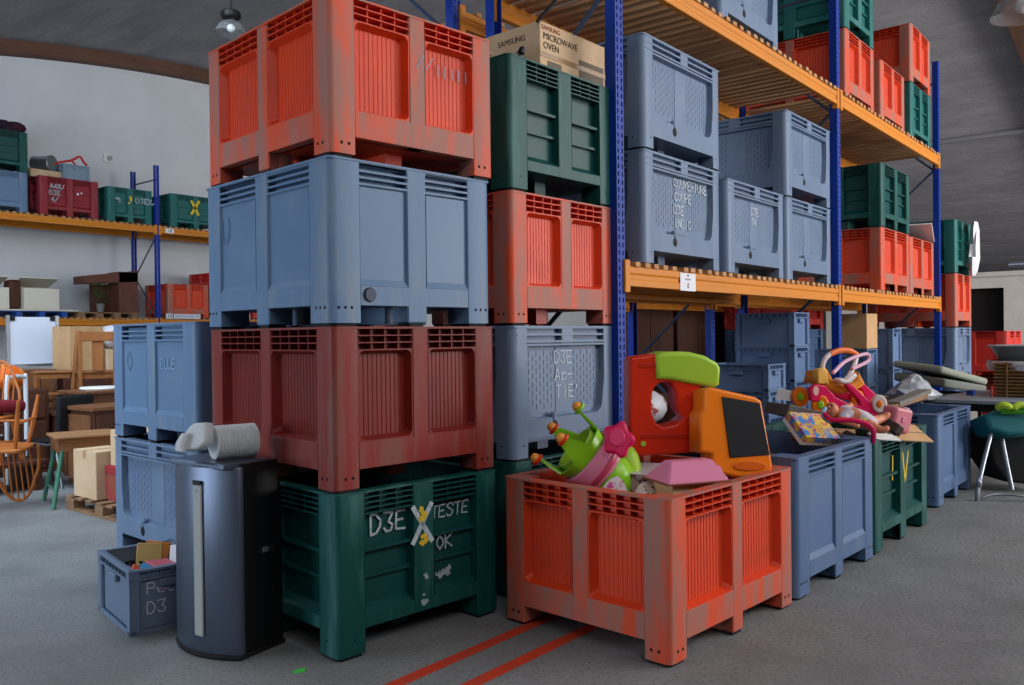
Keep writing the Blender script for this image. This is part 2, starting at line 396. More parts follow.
# labels on beams
def beam_label(rk, px0, px1, py0, py1, Y, txts, ox):
    a = atY(px0, py0, Y); b = atY(px1, py1, Y)
    o = ob('beam_label', MB().box(a.x, b.x, -.002, 0, b.z, a.z), m_paper, rk, (-rk.location.x, Y-YRK(rk), 0))
    return o, a, b
def YRK(r): return r.location.y
o, a, b = beam_label(rk, 680, 695.5, 272.5, 291.5, YR-.0135, None, XR[0])
cx, cz, hh = (a.x+b.x)/2, (a.z+b.z)/2, a.z-b.z
for txt, dz, sz in (('B4', .36, .18), ('PALETTES', .14, .14), ('0', -.22, .42)):
    ob('print', text_mesh('print', txt, hh*sz), m_ink, o, (cx, -.0025, cz+dz*hh), (PI/2, 0, 0))
for (q, txt) in (((165.5, 174, 228, 233.5), '18'), ((166, 173, 313.5, 319), '18')):
    o, a, b = beam_label(rk3, q[0], q[1], q[2], q[3], YL-.0135, None, XL)
    ob('print', text_mesh('print', txt, (a.z-b.z)*.95), m_ink, o, ((a.x+b.x)/2, -.003, (a.z+b.z)/2), (PI/2, 0, 0))
o, a, b = beam_label(rk3, 174, 200.5, 314, 319, YL-.0135, None, XL)
ob('print', text_mesh('print', 'PARTICULIERS 7/8', (a.z-b.z)*.7), mat('violet_ink', srgb(120, 110, 160), .8), o, ((a.x+b.x)/2, -.003, (a.z+b.z)/2), (PI/2, 0, 0))
# ------------------------------------------------------------------ pallet boxes
H0 = .75
CACHE = {}
def fb(mb, u0, u1, v0, v1, d0, d1): return mb.box(u0, u1, d0, d1, v0, v1)
KIND = {
 'rib':   dict(cp=.135, mp=.10, z0=.10, z1=.225, gt=.105, rec=.045),
 'smooth':dict(cp=.165, mp=.12, z0=.095, z1=.185, gt=.105, rec=.014),
 'ledge': dict(cp=.15, mp=.13, z0=.125, z1=.185, gt=.105, rec=.05),
 'slit':  dict(cp=.13, mp=.10, z0=.10, z1=.225, gt=.10, rec=.042),
}
def post_profile(c, r):
    return rpoly([(0, 0), (c, 0), (c, c), (0, c)], [r, .004, .004, .004], 5)
def kind_meshes(kind, F):
    key = (kind, F)
    if key in CACHE: return CACHE[key]
    K = KIND[kind]; cp, mp, z0, z1, gt, rec = K['cp'], K['mp'], K['z0'], K['z1'], K['gt'], K['rec']
    ww = (F-2*cp-mp)/2; zt = H0-gt; d = {}
    d['off'] = mp/2+ww/2
    hw = ww/2
    # bottom rail
    d['rail'] = fb(MB(), -F/2+cp, F/2-cp, z0, z1, .0004, .07).mesh('bottom_rail', .002)
    mb = MB()
    def hole(u, v, r=.007):
        mb.add([(u+r*math.cos(a), .0008, v+r*math.sin(a)) for a in [k*PI/4 for k in range(8)]], [tuple(range(8))])
    if kind == 'rib':
        for sg in (-1, 1):
            for k in range(5): hole(sg*d['off']+(k-2)*ww*.2, z1-.028, .0055)
    else:
        hole(-.03, z0+.03); hole(.03, z0+.03)
    d['railholes'] = mb.mesh('drain_hole')
    # recessed panel
    mb = MB()
    def loop(y, ins, r): return [(x, y, z) for x, z in rpoly([(-hw+ins, z1+ins), (hw-ins, z1+ins), (hw-ins, zt-ins), (-hw+ins, zt-ins)], r, 5)]
    sq = [p for c in ((-hw, 0, z1), (hw, 0, z1), (hw, 0, zt), (-hw, 0, zt)) for p in [c]*5]
    if kind == 'rib':
        A = loop(.002, .004, .03); B = loop(rec, .02, .03)
        sq = [(x, .002, z) for x, y, z in sq]
        mb.ring(sq, A); mb.ring(A, B)
        nr = 14 if ww > .38 else 11; x0 = -hw+.015; x1 = hw-.015; pts = []
        for i in range(nr):
            a = x0+(x1-x0)*i/nr; s = (x1-x0)/nr
            pts += [(a, rec+.001), (a+s*.58, rec+.001), (a+s*.70, rec-.0018), (a+s*.82, rec-.0018), (a+s*.94, rec+.001)]
        pts.append((x1, rec+.001))
        mb.add([(x, y, z1+.012) for x, y in pts]+[(x, y, zt-.012) for x, y in pts], [(i, i+1, len(pts)+i+1, len(pts)+i) for i in range(len(pts)-1)])
    elif kind == 'smooth':
        A = [(-hw, .001, z1), (hw, .001, z1), (hw, .001, zt), (-hw, .001, zt)]
        B = [(-hw+.008, rec, z1+.03), (hw-.008, rec, z1+.03), (hw-.008, rec, zt-.01), (-hw+.008, rec, zt-.01)]
        mb.ring(A, B); mb.quad(*B)
    elif kind == 'ledge':
        A = [(-hw, .001, z1), (hw, .001, z1), (hw, .001, zt), (-hw, .001, zt)]
        B = [(-hw+.004, rec, z1+.035), (hw-.004, rec, z1+.035), (hw-.004, rec, zt-.004), (-hw+.004, rec, zt-.004)]
        mb.ring(A, B); mb.quad(*B)
        for fz in (.365, .635):
            z = z1+(zt-z1)*fz
            fb(mb, -hw, hw, z-.008, z+.008, .014 if fz > .5 else .026, rec+.002)
    if kind != 'slit':
        d['panel'] = mb.mesh('side_panel')
    # vent grille
    mb = MB()
    if kind in ('rib', 'ledge'):
        rows, cols = (3, 5) if kind == 'rib' else (4, 3)
        if ww < .36 and kind == 'rib': cols = 4
        fb(mb, -hw, hw, zt, H0-.004, .045, .05)
        for i in range(rows+1):
            z = zt+(H0-.006-zt)*i/rows
            fb(mb, -hw, hw, z-.0028, z+.0028, .001, .046)
        for k in range(1, cols):
            x = -hw+ww*k/cols; fb(mb, x-.002, x+.002, zt, H0-.006, .008, .046)
    elif kind == 'smooth':
        fb(mb, -hw, hw, zt, H0-.004, .045, .05)
        for i in range(4):
            z = zt+(H0-.008-zt)*i/3.3
            fb(mb, -hw-.01, hw+.01, z-.005, z+.005, .001, .046)
        fb(mb, -hw, hw, H0-.022, H0-.002, .001, .046)
    d['grille'] = mb.mesh('vent_grille')
    if kind == 'slit':
        # one wide tapering panel and a louvre band
        W2 = F/2-cp
        mb = MB(); cs = [(-W2+.03, z1), (W2-.03, z1), (W2+.03, zt-.012), (-W2-.03, zt-.012)]
        A = [(x, .001, z) for x, z in rpoly(cs, [.07, .07, .02, .02], 6)]
        sc = lambda p: (p[0]*.975, rec, (p[2]-(z1+zt)/2)*.97+(z1+zt)/2)
        B = [sc(p) for p in A]; B2 = [(x, y, z) for x, y, z in B]
        osq = [p for c in ((-F/2+.05, .001, z0), (F/2-.05, .001, z0), (F/2-.05, .001, zt), (-F/2+.05, .001, zt)) for p in [c]*6]
        mb.ring(osq, A); mb.ring(A, B); mb.add(B2, [tuple(range(len(B2)))])
        fb(mb, -F/2+cp, F/2-cp, z0-.0, z0+.02, .001, .05)
        d['panel'] = mb.mesh('side_panel')
        mb = MB(); fb(mb, -.045*F-.03, .045*F+.03, z1+.012, zt-.02, rec-.004, rec+.003)
        d['stripe'] = mb.mesh('panel_rib', .004)
        mb = MB()
        for sg in (-1, 1):
            nc = int((W2-.13)/.034)
            for i in range(nc):
                u = sg*(.11+.034*i)
                for j in range(7):
                    v = z1+.05+.05*j+(.025 if i % 2 else 0)
                    if v > zt-.06: continue
                    mb.quad((u-.0028, rec-.0008, v), (u+.0028, rec-.0008, v), (u+.0028, rec-.0008, v+.034), (u-.0028, rec-.0008, v+.034))
        d['slits'] = mb.mesh('perforations')
        mb = MB(); fb(mb, -W2, W2, zt, H0-.004, .034, .04)
        for i in range(3):
            z = zt+.012+(gt-.02)*i/2
            fb(mb, -F/2+.04, F/2-.04, z-.006, z+.006, -.002, .036)
        d['grille'] = mb.mesh('vent_louvre')
        d['block'] = fb(MB(), -.055, .055, zt, H0, .0, .05).mesh('mid_post', .004)
        mb = MB(); mb.lathe([(.0, -.004), (.022, -.004), (.03, .0), (.03, .03)], 14, 'y', (-.13*F, 0, z0+.075))
        d['drain'] = mb.mesh('drain_plug', smooth=True)
        mb = MB(); fb(mb, -.13*F-.022, -.13*F+.022, z0+.10, z1+.03, -.006, .03)
        d['groove'] = mb.mesh('drain_spout', .01)
    CACHE[key] = d
    return d
def corner_mesh(kind):
    key = ('corner', kind)
    if key in CACHE: return CACHE[key]
    cp = KIND[kind]['cp']; r = .045 if kind in ('slit', 'smooth') else .028
    p = post_profile(cp, r)
    d = {'post': MB().prism(p, .016, H0).mesh('corner_post', smooth=True)}
    sh = [(x*.84+.012, y*.84+.012) for x, y in p]
    d['foot'] = MB().prism(sh, 0, .02).mesh('foot_pad')
    mb = MB()
    def hole(u, v, r=.0075, flip=False):
        ps = [(u+r*math.cos(a), -.0008, v+r*math.sin(a)) for a in [k*PI/4 for k in range(8)]]
        if flip: ps = [(-.0008, x, z) for x, y, z in ps]
        mb.add(ps, [tuple(range(8))])
    for fl in (False, True):
        if kind == 'smooth': [hole(.045+k*.035, .085, flip=fl) for k in range(3)]
        elif kind == 'rib': [hole(.06+k*.04, .065, .008, flip=fl) for k in range(2)]
        else: hole(.09, .085, .006, flip=fl)
    d['holes'] = mb.mesh('bolt_hole')
    CACHE[key] = d
    return d
def midpost_mesh(kind, foot, key2):
    key = ('mid', kind, foot)
    if key in CACHE: return CACHE[key]
    K = KIND[kind]; mb = MB()
    fb(mb, -K['mp']/2, K['mp']/2, K['z0'] if not foot else .016, H0-.002, 0, .065)
    if foot: fb(mb, -K['mp']/2-.0, K['mp']/2+.0, .016, K['z0']+.02, .0005, .13)
    CACHE[key] = mb.mesh('mid_post', .006)
    return CACHE[key]
def liner_mesh(L, W, kind):
    key = ('liner', L, W, kind)
    if key in CACHE: return CACHE[key]
    z0 = KIND[kind]['z0']; a, b = L/2-.052, W/2-.052; t = .01; mb = MB()
    mb.box(-a, a, -b, -b+t, z0+.01, H0-.006).box(-a, a, b-t, b, z0+.01, H0-.006)
    mb.box(-a, -a+t, -b, b, z0+.01, H0-.006).box(a-t, a, -b, b, z0+.01, H0-.006)
    mb.box(-a, a, -b, b, z0, z0+.02)
    # runners below the floor
    mb.box(-L/2+.2, L/2-.2, -.05, .05, .016, z0).box(-.05, .05, -W/2+.2, W/2-.2, .016, z0)
    CACHE[key] = mb.mesh('inner_wall'); return CACHE[key]
def rim_mesh(L, W):
    key = ('rim', L, W)
    if key in CACHE: return CACHE[key]
    mb = MB(); o = .003
    out = rpoly([(-L/2-o, -W/2-o), (L/2+o, -W/2-o), (L/2+o, W/2+o), (-L/2-o, W/2+o)], .032, 5)
    inn = rpoly([(-L/2+.055, -W/2+.055), (L/2-.055, -W/2+.055), (L/2-.055, W/2-.055), (-L/2+.055, W/2-.055)], .02, 5)
    z1, z0 = H0+.002, H0-.008
    ri = lambda l, z: [(x, y, z) for x, y in l]
    mb.ring(ri(out, z0), ri(out, z1)); mb.ring(ri(out, z1), ri(inn, z1)); mb.ring(ri(inn, z1), ri(inn, z0)); mb.ring(ri(inn, z0), ri(out, z0))
    CACHE[key] = mb.mesh('rim'); return CACHE[key]
BOXES = []
def pallet_box(kind, colour, corner, rot, label, z=0., h=.75, along='X', L=1.2, W=1.0, group=None, tilt=0, lite=False):
    """corner = near-left corner on plan (low X, low Y side); along = axis the long side follows."""
    fx, fy = (L, W) if along == 'X' else (W, L)
    r = math.radians(rot); c, s = math.cos(r), math.sin(r)
    cx = corner[0]+c*fx/2-s*fy/2; cy = corner[1]+s*fx/2+c*fy/2
    rz = r+(PI/2 if along == 'Y' else 0)
    t = thing('pallet_box', label, 'pallet box', (cx, cy, z), rz, group, scale=(1, 1, h/H0))
    mp_, ms = BOXM[colour]
    cm = corner_mesh(kind)
    for k, (x, y) in enumerate(((-L/2, -W/2), (L/2, -W/2), (L/2, W/2), (-L/2, W/2))):
        p = ob('corner_post', cm['post'], ms, t, (x, y, 0), (0, 0, k*PI/2))
        ob('foot_pad', cm['foot'], m_dark, p)
        if not lite: stuff(ob('bolt_hole', cm['holes'], m_hole, p))
    sides = ((L, 0, (0, -W/2, 0)), (W, PI/2, (L/2, 0, 0)), (L, PI, (0, W/2, 0)), (W, -PI/2, (-L/2, 0, 0)))
    for i, (F, a, l) in enumerate(sides):
        d = kind_meshes(kind, F); R = Matrix.Rotation(a, 3, 'Z')
        if kind == 'slit':
            pn = ob('side_panel', d['panel'], mp_, t, l, (0, 0, a))
            stuff(ob('perforations', d['slits'], m_slit, pn))
            ob('panel_rib', d['stripe'], mp_, pn); ob('drain_spout', d['groove'], mp_, pn); ob('drain_plug', d['drain'], m_dark, pn)
            g = ob('vent_louvre', d['grille'], mp_, t, l, (0, 0, a)); ob('mid_post', d['block'], ms, t, l, (0, 0, a))
            continue
        rl = ob('bottom_rail', d['rail'], ms, t, l, (0, 0, a))
        if not lite: stuff(ob('drain_hole', d['railholes'], m_hole, rl))
        foot = (kind == 'smooth') or (F == L)
        mpst = ob('mid_post', midpost_mesh(kind, foot, 0), ms, t, l, (0, 0, a))
        if foot: ob('foot_pad', MB().box(-.04, .04, .01, .11, 0, .018) if 'mf' not in CACHE else CACHE['mf'], m_dark, mpst)
        for sg in (-1, 1):
            ll = Vector(l)+R@Vector((sg*d['off'], 0, 0))
            ob('side_panel', d['panel'], mp_, t, ll, (0, 0, a)); ob('vent_grille', d['grille'], mp_, t, ll, (0, 0, a))
    ob('inner_wall', liner_mesh(L, W, kind), mp_, t)
    ob('rim', rim_mesh(L, W), ms, t)
    BOXES.append(t)
    return t
CACHE['mf'] = MB().box(-.04, .04, .01, .11, 0, .018).mesh('foot_pad')
g = 'crates of the tall front stack'
MSX, MSY, MSR = 2.449, 3.029, -5.68
b_g1 = pallet_box('ledge', 'green', (MSX, MSY), MSR, 'dark green plastic pallet box chalked D3E TESTE OK, bottom of the front stack', 0, .757, 'Y')
b_r1 = pallet_box('rib', 'brick', (MSX-.006, MSY+.004), MSR, 'brick red ribbed pallet box, second from the floor in the front stack', .758, .754, 'Y')
b_b1 = pallet_box('smooth', 'blue', (MSX-.01, MSY+.012), MSR+.3, 'blue-grey smooth pallet box, third from the floor in the front stack', 1.514, .765, 'Y')
b_o1 = pallet_box('rib', 'orange', (MSX-.006, MSY+.004), MSR-.3, 'scuffed orange ribbed pallet box on top of the front stack', 2.281, .735, 'Y')
S2X, S2Y, S2R = 3.655, 2.99, -2.2
pallet_box('ledge', 'green', (S2X, S2Y), S2R, 'green pallet box at floor level under the D3E grey box, behind the toy crate', 0, .757, 'Y')
b_d3e = pallet_box('slit', 'grey', (S2X, S2Y), S2R, 'grey perforated pallet box chalked D3E, behind the green toy throne', .758, .76, 'Y')
b_o2 = pallet_box('rib', 'orange', (S2X, S2Y), S2R, 'orange ribbed pallet box between the D3E grey box and the green box with cartons', 1.520, .75, 'Y')
b_g2 = pallet_box('ledge', 'green', (S2X, S2Y), S2R, 'green pallet box holding the microwave oven carton', 2.272, .755, 'Y')
S3X, S3Y, S3R = 2.808, 4.79, -2.9
b_d4 = pallet_box('slit', 'grey', (S3X, S3Y), S3R, 'grey perforated pallet box on the floor behind the small crate of oddments', 0, .785, 'Y')
b_b2 = pallet_box('smooth', 'blue', (S3X, S3Y), S3R, 'blue-grey pallet box stacked on a grey one at left, behind the white hose', .787, .785, 'Y')
b_toy = pallet_box('rib', 'orange', (3.298, 1.827), -4.05, 'orange pallet box on the floor full of toys, with the chalkboard toy', 0, .74, 'X')
b_bl = pallet_box('smooth', 'slate', (4.55, 1.74), -2.4, 'slate blue pallet box on the floor heaped with a doll and toy walker', 0, .78, 'X')
b_g4 = pallet_box('ledge', 'green', (5.80, 1.70), -1.5, 'dark green pallet box on the floor with yellow paint strokes, between two blue boxes', 0, .757, 'X')
b_b5 = pallet_box('smooth', 'slate', (7.66, 1.74), -.5, 'slate blue pallet box at the far end of the floor row, beside the stroller', 0, .77, 'X')
# boxes on the lower shelf of the right rack
Z1 = LV[0]+.161; Z2 = LV[1]+.16
YB = 2.96
for (x, z, h, lab) in ((5.04, Z1, .785, 'grey box with four chalk lines, lower one at the left end of the lower shelf'),
                       (5.05, Z1+.787, .785, 'grey box, upper one at the left end of the lower shelf'),
                       (6.33, Z1, .76, 'single unstacked grey perforated box in the middle of the lower shelf'),
                       (7.56, Z1, .76, 'grey box beside the second blue post on the lower shelf, under another'),
                       (7.56, Z1+.762, .785, 'grey box beside the second blue post on the lower shelf, upper one')):
    o = pallet_box('slit', 'grey', (x, YB), 0, lab, z, h, 'X', L=1.17, W=1.0, group='grey boxes on the lower shelf')
    if z == Z1 and x < 5.1: b_cov = o
    if x == 6.33: b_mid = o
pallet_box('rib', 'orange', (10.42, YB), 0, 'orange pallet box on the lower shelf carrying a dark green one', Z1, .75, 'X', lite=True)
pallet_box('ledge', 'green', (10.44, YB), 0, 'dark green pallet box standing on an orange one on the lower shelf', Z1+.752, .75, 'X', lite=True)
pallet_box('rib', 'orange', (11.66, YB), 0, 'orange box at the right end of the lower shelf with a white board across it', Z1, .74, 'X', lite=True)
# top shelf
pallet_box('slit', 'grey', (6.25, YB), 0, 'grey perforated box standing alone on the top shelf left of the orange box', Z2, .76, 'X', L=1.17)
pallet_box('rib', 'orange', (9.20, YB), 0, 'orange pallet box under a green one on the top shelf beside the second post', Z2, .75, 'Y', lite=True)
pallet_box('ledge', 'teal', (9.2, YB), 0, 'green box stacked on an orange one on the top shelf, at the top edge', Z2+.752, .75, 'Y', lite=True)
pallet_box('rib', 'orange', (10.45, YB), 0, 'single orange pallet box in the middle of the top shelf beyond the second post', Z2, .72, 'Y', lite=True)
pallet_box('ledge', 'teal', (11.74, YB), 0, 'teal green pallet box under an orange one at the right end of the top shelf', Z2, .75, 'Y', lite=True)
pallet_box('rib', 'orange', (11.74, YB), 0, 'orange pallet box on a green one at the right end of the top shelf', Z2+.752, .75, 'Y', lite=True)
# stack beyond the rack end
for k, (kd, c, lab) in enumerate((('slit', 'slate', 'grey box on the floor, bottom of the stack beyond the rack end'), ('slit', 'grey', 'pale grey box second in the stack beyond the rack end'),
        ('rib', 'orange', 'bright orange box third up in the stack beyond the rack end'), ('ledge', 'teal', 'green box topping the stack beyond the rack end, with white plastic hanging from it'))):
    pallet_box(kd, c, (13.15, 2.75), 0, lab, k*.757, .755, 'Y', lite=True)
pallet_box('smooth', 'scarlet', (14.6, 2.35), 0, 'scarlet box standing on another beyond the rack end, left of the black-capped figure', .757, .7, 'X', lite=True)
pallet_box('smooth', 'brick', (14.6, 2.35), 0, 'red pallet box on the floor under the scarlet one beyond the rack end', 0, .755, 'X', lite=True)
# boxes in the back-to-back rack
for k, (kd, c, x, z, lab) in enumerate((('slit', 'slate', 11.3, 0, 'grey box on the floor in the rear rack, bottom of three'), ('slit', 'slate', 11.3, .757, 'grey box in the rear rack under the bright orange one'),
        ('rib', 'scarlet', 11.3, 1.514, 'bright orange red box seen under the lower shelf in the rear rack'), ('ledge', 'green', 5.0, 0, 'dark green box in shadow on the floor of the rear rack'),
        ('rib', 'brick', 6.5, 0, 'dark red box in shadow on the floor of the rear rack'))):
    pallet_box(kd, c, (x, 4.36), 0, lab, z, .5 if z > 1.2 else .755, 'X', lite=True)
# left rack, top shelf
YBL = YL+.06
zz = Z2
def xl(u, v=215): return atY(u, v, YBL).x
pallet_box('smooth', 'blue', (xl(29)-1.2, YBL), 0, 'pale blue-grey box under a green one on the left rack top shelf', zz, .76, 'X', lite=True)
pallet_box('ledge', 'green', (xl(29)-1.2, YBL), 0, 'green box with dark bags on top at the left edge, on a pale blue one', zz+.762, .76, 'X', lite=True)
b_mar = pallet_box('ledge', 'maroon', (xl(40), YBL), 0, 'maroon red box on the left rack top shelf with metal oddments on it', zz, .76, 'X', L=1.13, lite=True)
b_gl1 = pallet_box('ledge', 'teal', (xl(108), YBL), 0, 'green box with yellow paint, right of the maroon box on the left rack', zz, .72, 'X', L=.95, lite=True)
b_gl2 = pallet_box('ledge', 'teal', (xl(171), YBL), 0, 'green box with yellow cross, right of the blue post on the left rack', zz, .74, 'X', lite=True)
pallet_box('rib', 'orange', (xl(168, 300), YBL), 0, 'orange box on the left rack lower shelf, right of the blue post', Z1, .75, 'X', L=.98, lite=True)
pallet_box('rib', 'scarlet', (xl(198, 300)+.42, YBL+.1), 0, 'red box on the left rack lower shelf partly hidden by the front stack', Z1, 1.05, 'X', lite=True)
# markings on boxes: chalk and paint (face-local coordinates)
def face_loc(side, L, W, u, v, inset=0):
    a = {'front': 0, 'right': PI/2, 'back': PI, 'left': -PI/2}[side]
    l = {'front': (0, -W/2, 0), 'right': (L/2, 0, 0), 'back': (0, W/2, 0), 'left': (-L/2, 0, 0)}[side]
    return Vector(l)+Matrix.Rotation(a, 3, 'Z')@Vector((u, inset, v)), (0, 0, a)
def mark(name, box, side, L, W, u, v, rows, size, wid, m, inset=.0, **k):
    a = {'front': 0, 'right': PI/2, 'back': PI, 'left': -PI/2}[side]
    l = {'front': (0, -W/2, 0), 'right': (L/2, 0, 0), 'back': (0, W/2, 0), 'left': (-L/2, 0, 0)}[side]
    p = Vector(l)+Matrix.Rotation(a, 3, 'Z')@Vector((u, inset-.0006, v))
    return lettering(name, rows, size, wid, m, box, p, (0, 0, a), **k)
# boxes with along='Y' are turned a quarter: their local right side (+x) is world +Y, their local 'right'... world -Y face = local 'left'
mark('chalk_writing', b_g1, 'left', 1.2, 1.0, -.285, .535, ['D3E'], .088, .011, m_chalk, .042)
mark('chalk_writing', b_g1, 'left', 1.2, 1.0, .088, .55, ['TESTE'], .06, .008, m_chalk2, .042, slant=.1)
mark('chalk_writing', b_g1, 'left', 1.2, 1.0, .11, .395, ['OK'], .068, .008, m_chalk2, .034)
def blotch(name, box, side, L, W, u, v, w_, h_, m, inset=0, seed=1, n=7):
    rnd = random.Random(seed); mb = MB()
    a = {'front': 0, 'right': PI/2, 'back': PI, 'left': -PI/2}[side]
    l = {'front': (0, -W/2, 0), 'right': (L/2, 0, 0), 'back': (0, W/2, 0), 'left': (-L/2, 0, 0)}[side]
    for i in range(n):
        cx, cz = rnd.uniform(-w_, w_)*.6, rnd.uniform(-h_, h_)*.6; r0 = min(w_, h_)*rnd.uniform(.3, .6)
        d = -.001-.00012*i
        mb.add([(cx+r0*rnd.uniform(.6, 1.2)*math.cos(t), d, cz+r0*rnd.uniform(.6, 1.2)*math.sin(t)) for t in [k*.7 for k in range(9)]], [tuple(range(9))])
    return stuff(ob(name, mb, m, box, Vector(l)+Matrix.Rotation(a, 3, 'Z')@Vector((u, inset-.0006, v)), (0, 0, a)))
mark('paint_cross', b_g1, 'left', 1.2, 1.0, -.055, .46, ['X'], .17, .026, m_chalk, 0)
blotch('yellow_paint', b_g1, 'left', 1.2, 1.0, 0, .60, .035, .05, m_ypaint, -.002, 3); blotch('yellow_paint', b_g1, 'left', 1.2, 1.0, -.005, .47, .03, .05, m_ypaint, -.002, 5)
blotch('sticker_scrap', b_g1, 'left', 1.2, 1.0, .0, .10+.08, .025, .04, m_chalk2, 0, 8); blotch('sticker_scrap', b_g1, 'left', 1.2, 1.0, .0, .30, .025, .03, m_chalk2, 0, 9, 4)
blotch('sticker_scrap', b_g1, 'left', 1.2, 1.0, .16, .27, .08, .03, m_chalk2, .048, 11, 9)
mark('chalk_writing', b_d3e, 'left', 1.2, 1.0, -.08, .535, ['D3E', "Ac-", "TiE'"], .07, .006, m_chalk3, .0372, lead=1.45)
mark('chalk_writing', b_cov, 'front', 1.17, 1.0, -.10, .565, ['COUVERTURE', 'COUPE', 'D3E', 'INDiC'], .062, .008, m_chalk3, .0372)
mark('chalk_writing', b_mid, 'front', 1.17, 1.0, -.05, .52, ['D3E', 'TV'], .06, .008, m_chalk3, .0372)
mark('paint_stroke', b_g4, 'front', 1.2, 1.0, -.13, .43, ['l'], .16, .02, m_ypaint, .04); mark('paint_stroke', b_g4, 'front', 1.2, 1.0, -.04, .40, ['V'], .2, .022, m_ypaint, 0)
blotch('yellow_paint', b_gl1, 'front', .95, 1.0, 0, .5, .06, .13, m_ypaint, -.002, 4); mark('chalk_writing', b_gl1, 'front', .95, 1.0, .1, .45, ['D3EX5'], .11, .02, m_chalk, .0)
blotch('sticker_scrap', b_gl1, 'front', .95, 1.0, -.22, .5, .1, .08, m_chalk2, .045, 14)
mark('yellow_paint', b_gl2, 'front', 1.2, 1.0, -.14, .35, ['X'], .28, .06, m_ypaint, -.001)
mark('chalk_writing', b_mar, 'front', 1.13, 1.0, -.37, .53, ['A4X1', 'D3E', '4x'], .085, .016, m_chalk, .0)
blotch('sticker_scrap', b_mar, 'front', 1.13, 1.0, .2, .48, .08, .04, m_paper, .0, 6, 4)
mark('chalk_writing', b_o1, 'left', 1.2, 1.0, .0, .50, ['17'], .07, .005, m_chalk2, 0)
mark('chalk_smear', b_o1, 'left', 1.2, 1.0, .14, .50, ['lllll'], .055, .006, m_chalk2, .036)
mark('moulded_mark', b_b1, 'back', 1.2, 1.0, -.43, .45, ['U'], .12, .006, BOXM['blue'][1], .010)
mark('moulded_mark', b_b2, 'back', 1.2, 1.0, -.38, .45, ['O'], .12, .006, BOXM['blue'][1], .010)
mark('chalk_smear', b_b2, 'back', 1.2, 1.0, .12, .47, ['BLLE'], .06, .009, mat('blue_smear', srgb(128, 156, 190), .8), .0125)
mb = MB().lathe([(0, -.012), (.03, -.012), (.034, -.002), (.034, .01)], 16, 'y')
p_, r_ = face_loc('left', 1.2, 1.0, -.5+.215, .145)
ob('drain_plug', mb.mesh('drain_plug', smooth=True), mat('dark_blue_plug', srgb(50, 62, 84), .4), b_b1, p_, r_)
# ------------------------------------------------------------------ generic helpers for the loose things
def traced(name, loops_px, P0, nrm, thick, m, root, bevel=.006, smooth=0, back=0, res=2):
    """outline given in picture coordinates, laid on the plane through P0 with normal nrm, and given thickness behind it"""
    nz = Vector(nrm).normalized(); ex = Vector((0, 0, 1)).cross(nz).normalized(); ey = nz.cross(ex)
    O = Vector((0, 0, CAMH)); loops = []
    for lp in loops_px:
        q = []
        for (u, v) in lp:
            r = ray(u, v); k = (P0-O).dot(nz)/r.dot(nz); p = O+r*k-P0; q.append((p.dot(ex), p.dot(ey)))
        loops.append(smooth_loop([Vector(p) for p in q], smooth) if smooth else q)
    me = curve_plate(name, loops, thick, bevel, res)
    Mx = Matrix.Identity(4)
    for i in range(3): Mx[i][0] = ex[i]; Mx[i][1] = ey[i]; Mx[i][2] = nz[i]
    Mx.translation = P0-nz*(thick/2+back)
    o = ob(name, me, m, root); o.matrix_basis = root.matrix_basis.inverted()@Mx
    return o
def wob(name, mb, m, root, **k):
    """mesh given in world coordinates, parented to root"""
    me = mb.mesh(name, **k) if isinstance(mb, MB) else mb
    o = ob(name, me, m, root); o.matrix_basis = root.matrix_basis.inverted(); return o
def rrect(x0, y0, x1, y1, r, n=4): return rpoly([(x0, y0), (x1, y0), (x1, y1), (x0, y1)], r, n)
def carton(label, c, L, W, H, rz, m=None, open_=False, tape=True, name='cardboard_box', rot=None):
    t = thing(name, label, 'cardboard box', c, rz, rot=rot); m = m or m_card
    if open_:
        mb = MB(); e = .006
        mb.box(-L/2, L/2, -W/2, -W/2+e, 0, H).box(-L/2, L/2, W/2-e, W/2, 0, H).box(-L/2, -L/2+e, -W/2, W/2, 0, H).box(L/2-e, L/2, -W/2, W/2, 0, H).box(-L/2, L/2, -W/2, W/2, 0, e)
        ob('body', mb, m, t)
        for sx in (-1, 1):
            o = ob('flap', MB().box(-L/2, L/2, 0, W*.4, 0, .005), m, t, (0, sx*W/2, H), (.5+random.uniform(-.2, .3), 0, 0 if sx > 0 else PI))
    else:
        ob('body', MB().box(-L/2, L/2, -W/2, W/2, 0, H).mesh('body', .004), m, t)
        ob('flap', MB().box(-L/2+.002, L/2-.002, -W/2+.002, -.002, H, H+.003), m, t)
        ob('flap', MB().box(-L/2+.002, L/2-.002, .002, W/2-.002, H, H+.003), m, t)
        if tape: ob('tape', MB().box(-L/2-.001, L/2+.001, -.025, .025, H-.06, H+.0045), mat('packing_tape', srgb(176, 140, 96), .3), t)
    return t
# ------------------------------------------------------------------ portable air conditioner
ac = thing('portable_air_conditioner', 'silver and black portable air conditioner standing left of the green crate', 'air conditioner', (2.314, 3.665, 0), math.radians(4))
D, W, H = .150, .245, .90
m_silver = mat('brushed_silver_plastic', srgb(100, 110, 128), .3, srgb(88, 97, 114), 3, .4, .7, (1, 1, .1), metallic=.75)
arc = [(-D-.075*(1-(k/6)**2)+.02, W*k/6) for k in range(-6, 7)]
front = arc+[(-D+.05, W), (-D+.05, -W)]
mb = MB(); mb.prism(front, .022, H-.02); ob('front_panel', mb.mesh('front_panel', .008, 2, True), m_silver, ac)
body = rpoly([(-D+.04, -W+.004), (D, -W+.012), (D, W-.012), (-D+.04, W-.004)], [.01, .06, .06, .01], 5)
top = [(x*.98, y*.97) for x, y in body]
mb = MB(); nb = len(body)
mb.ring([(x, y, .03) for x, y in body], [(x, y, H-.16) for x, y in body])
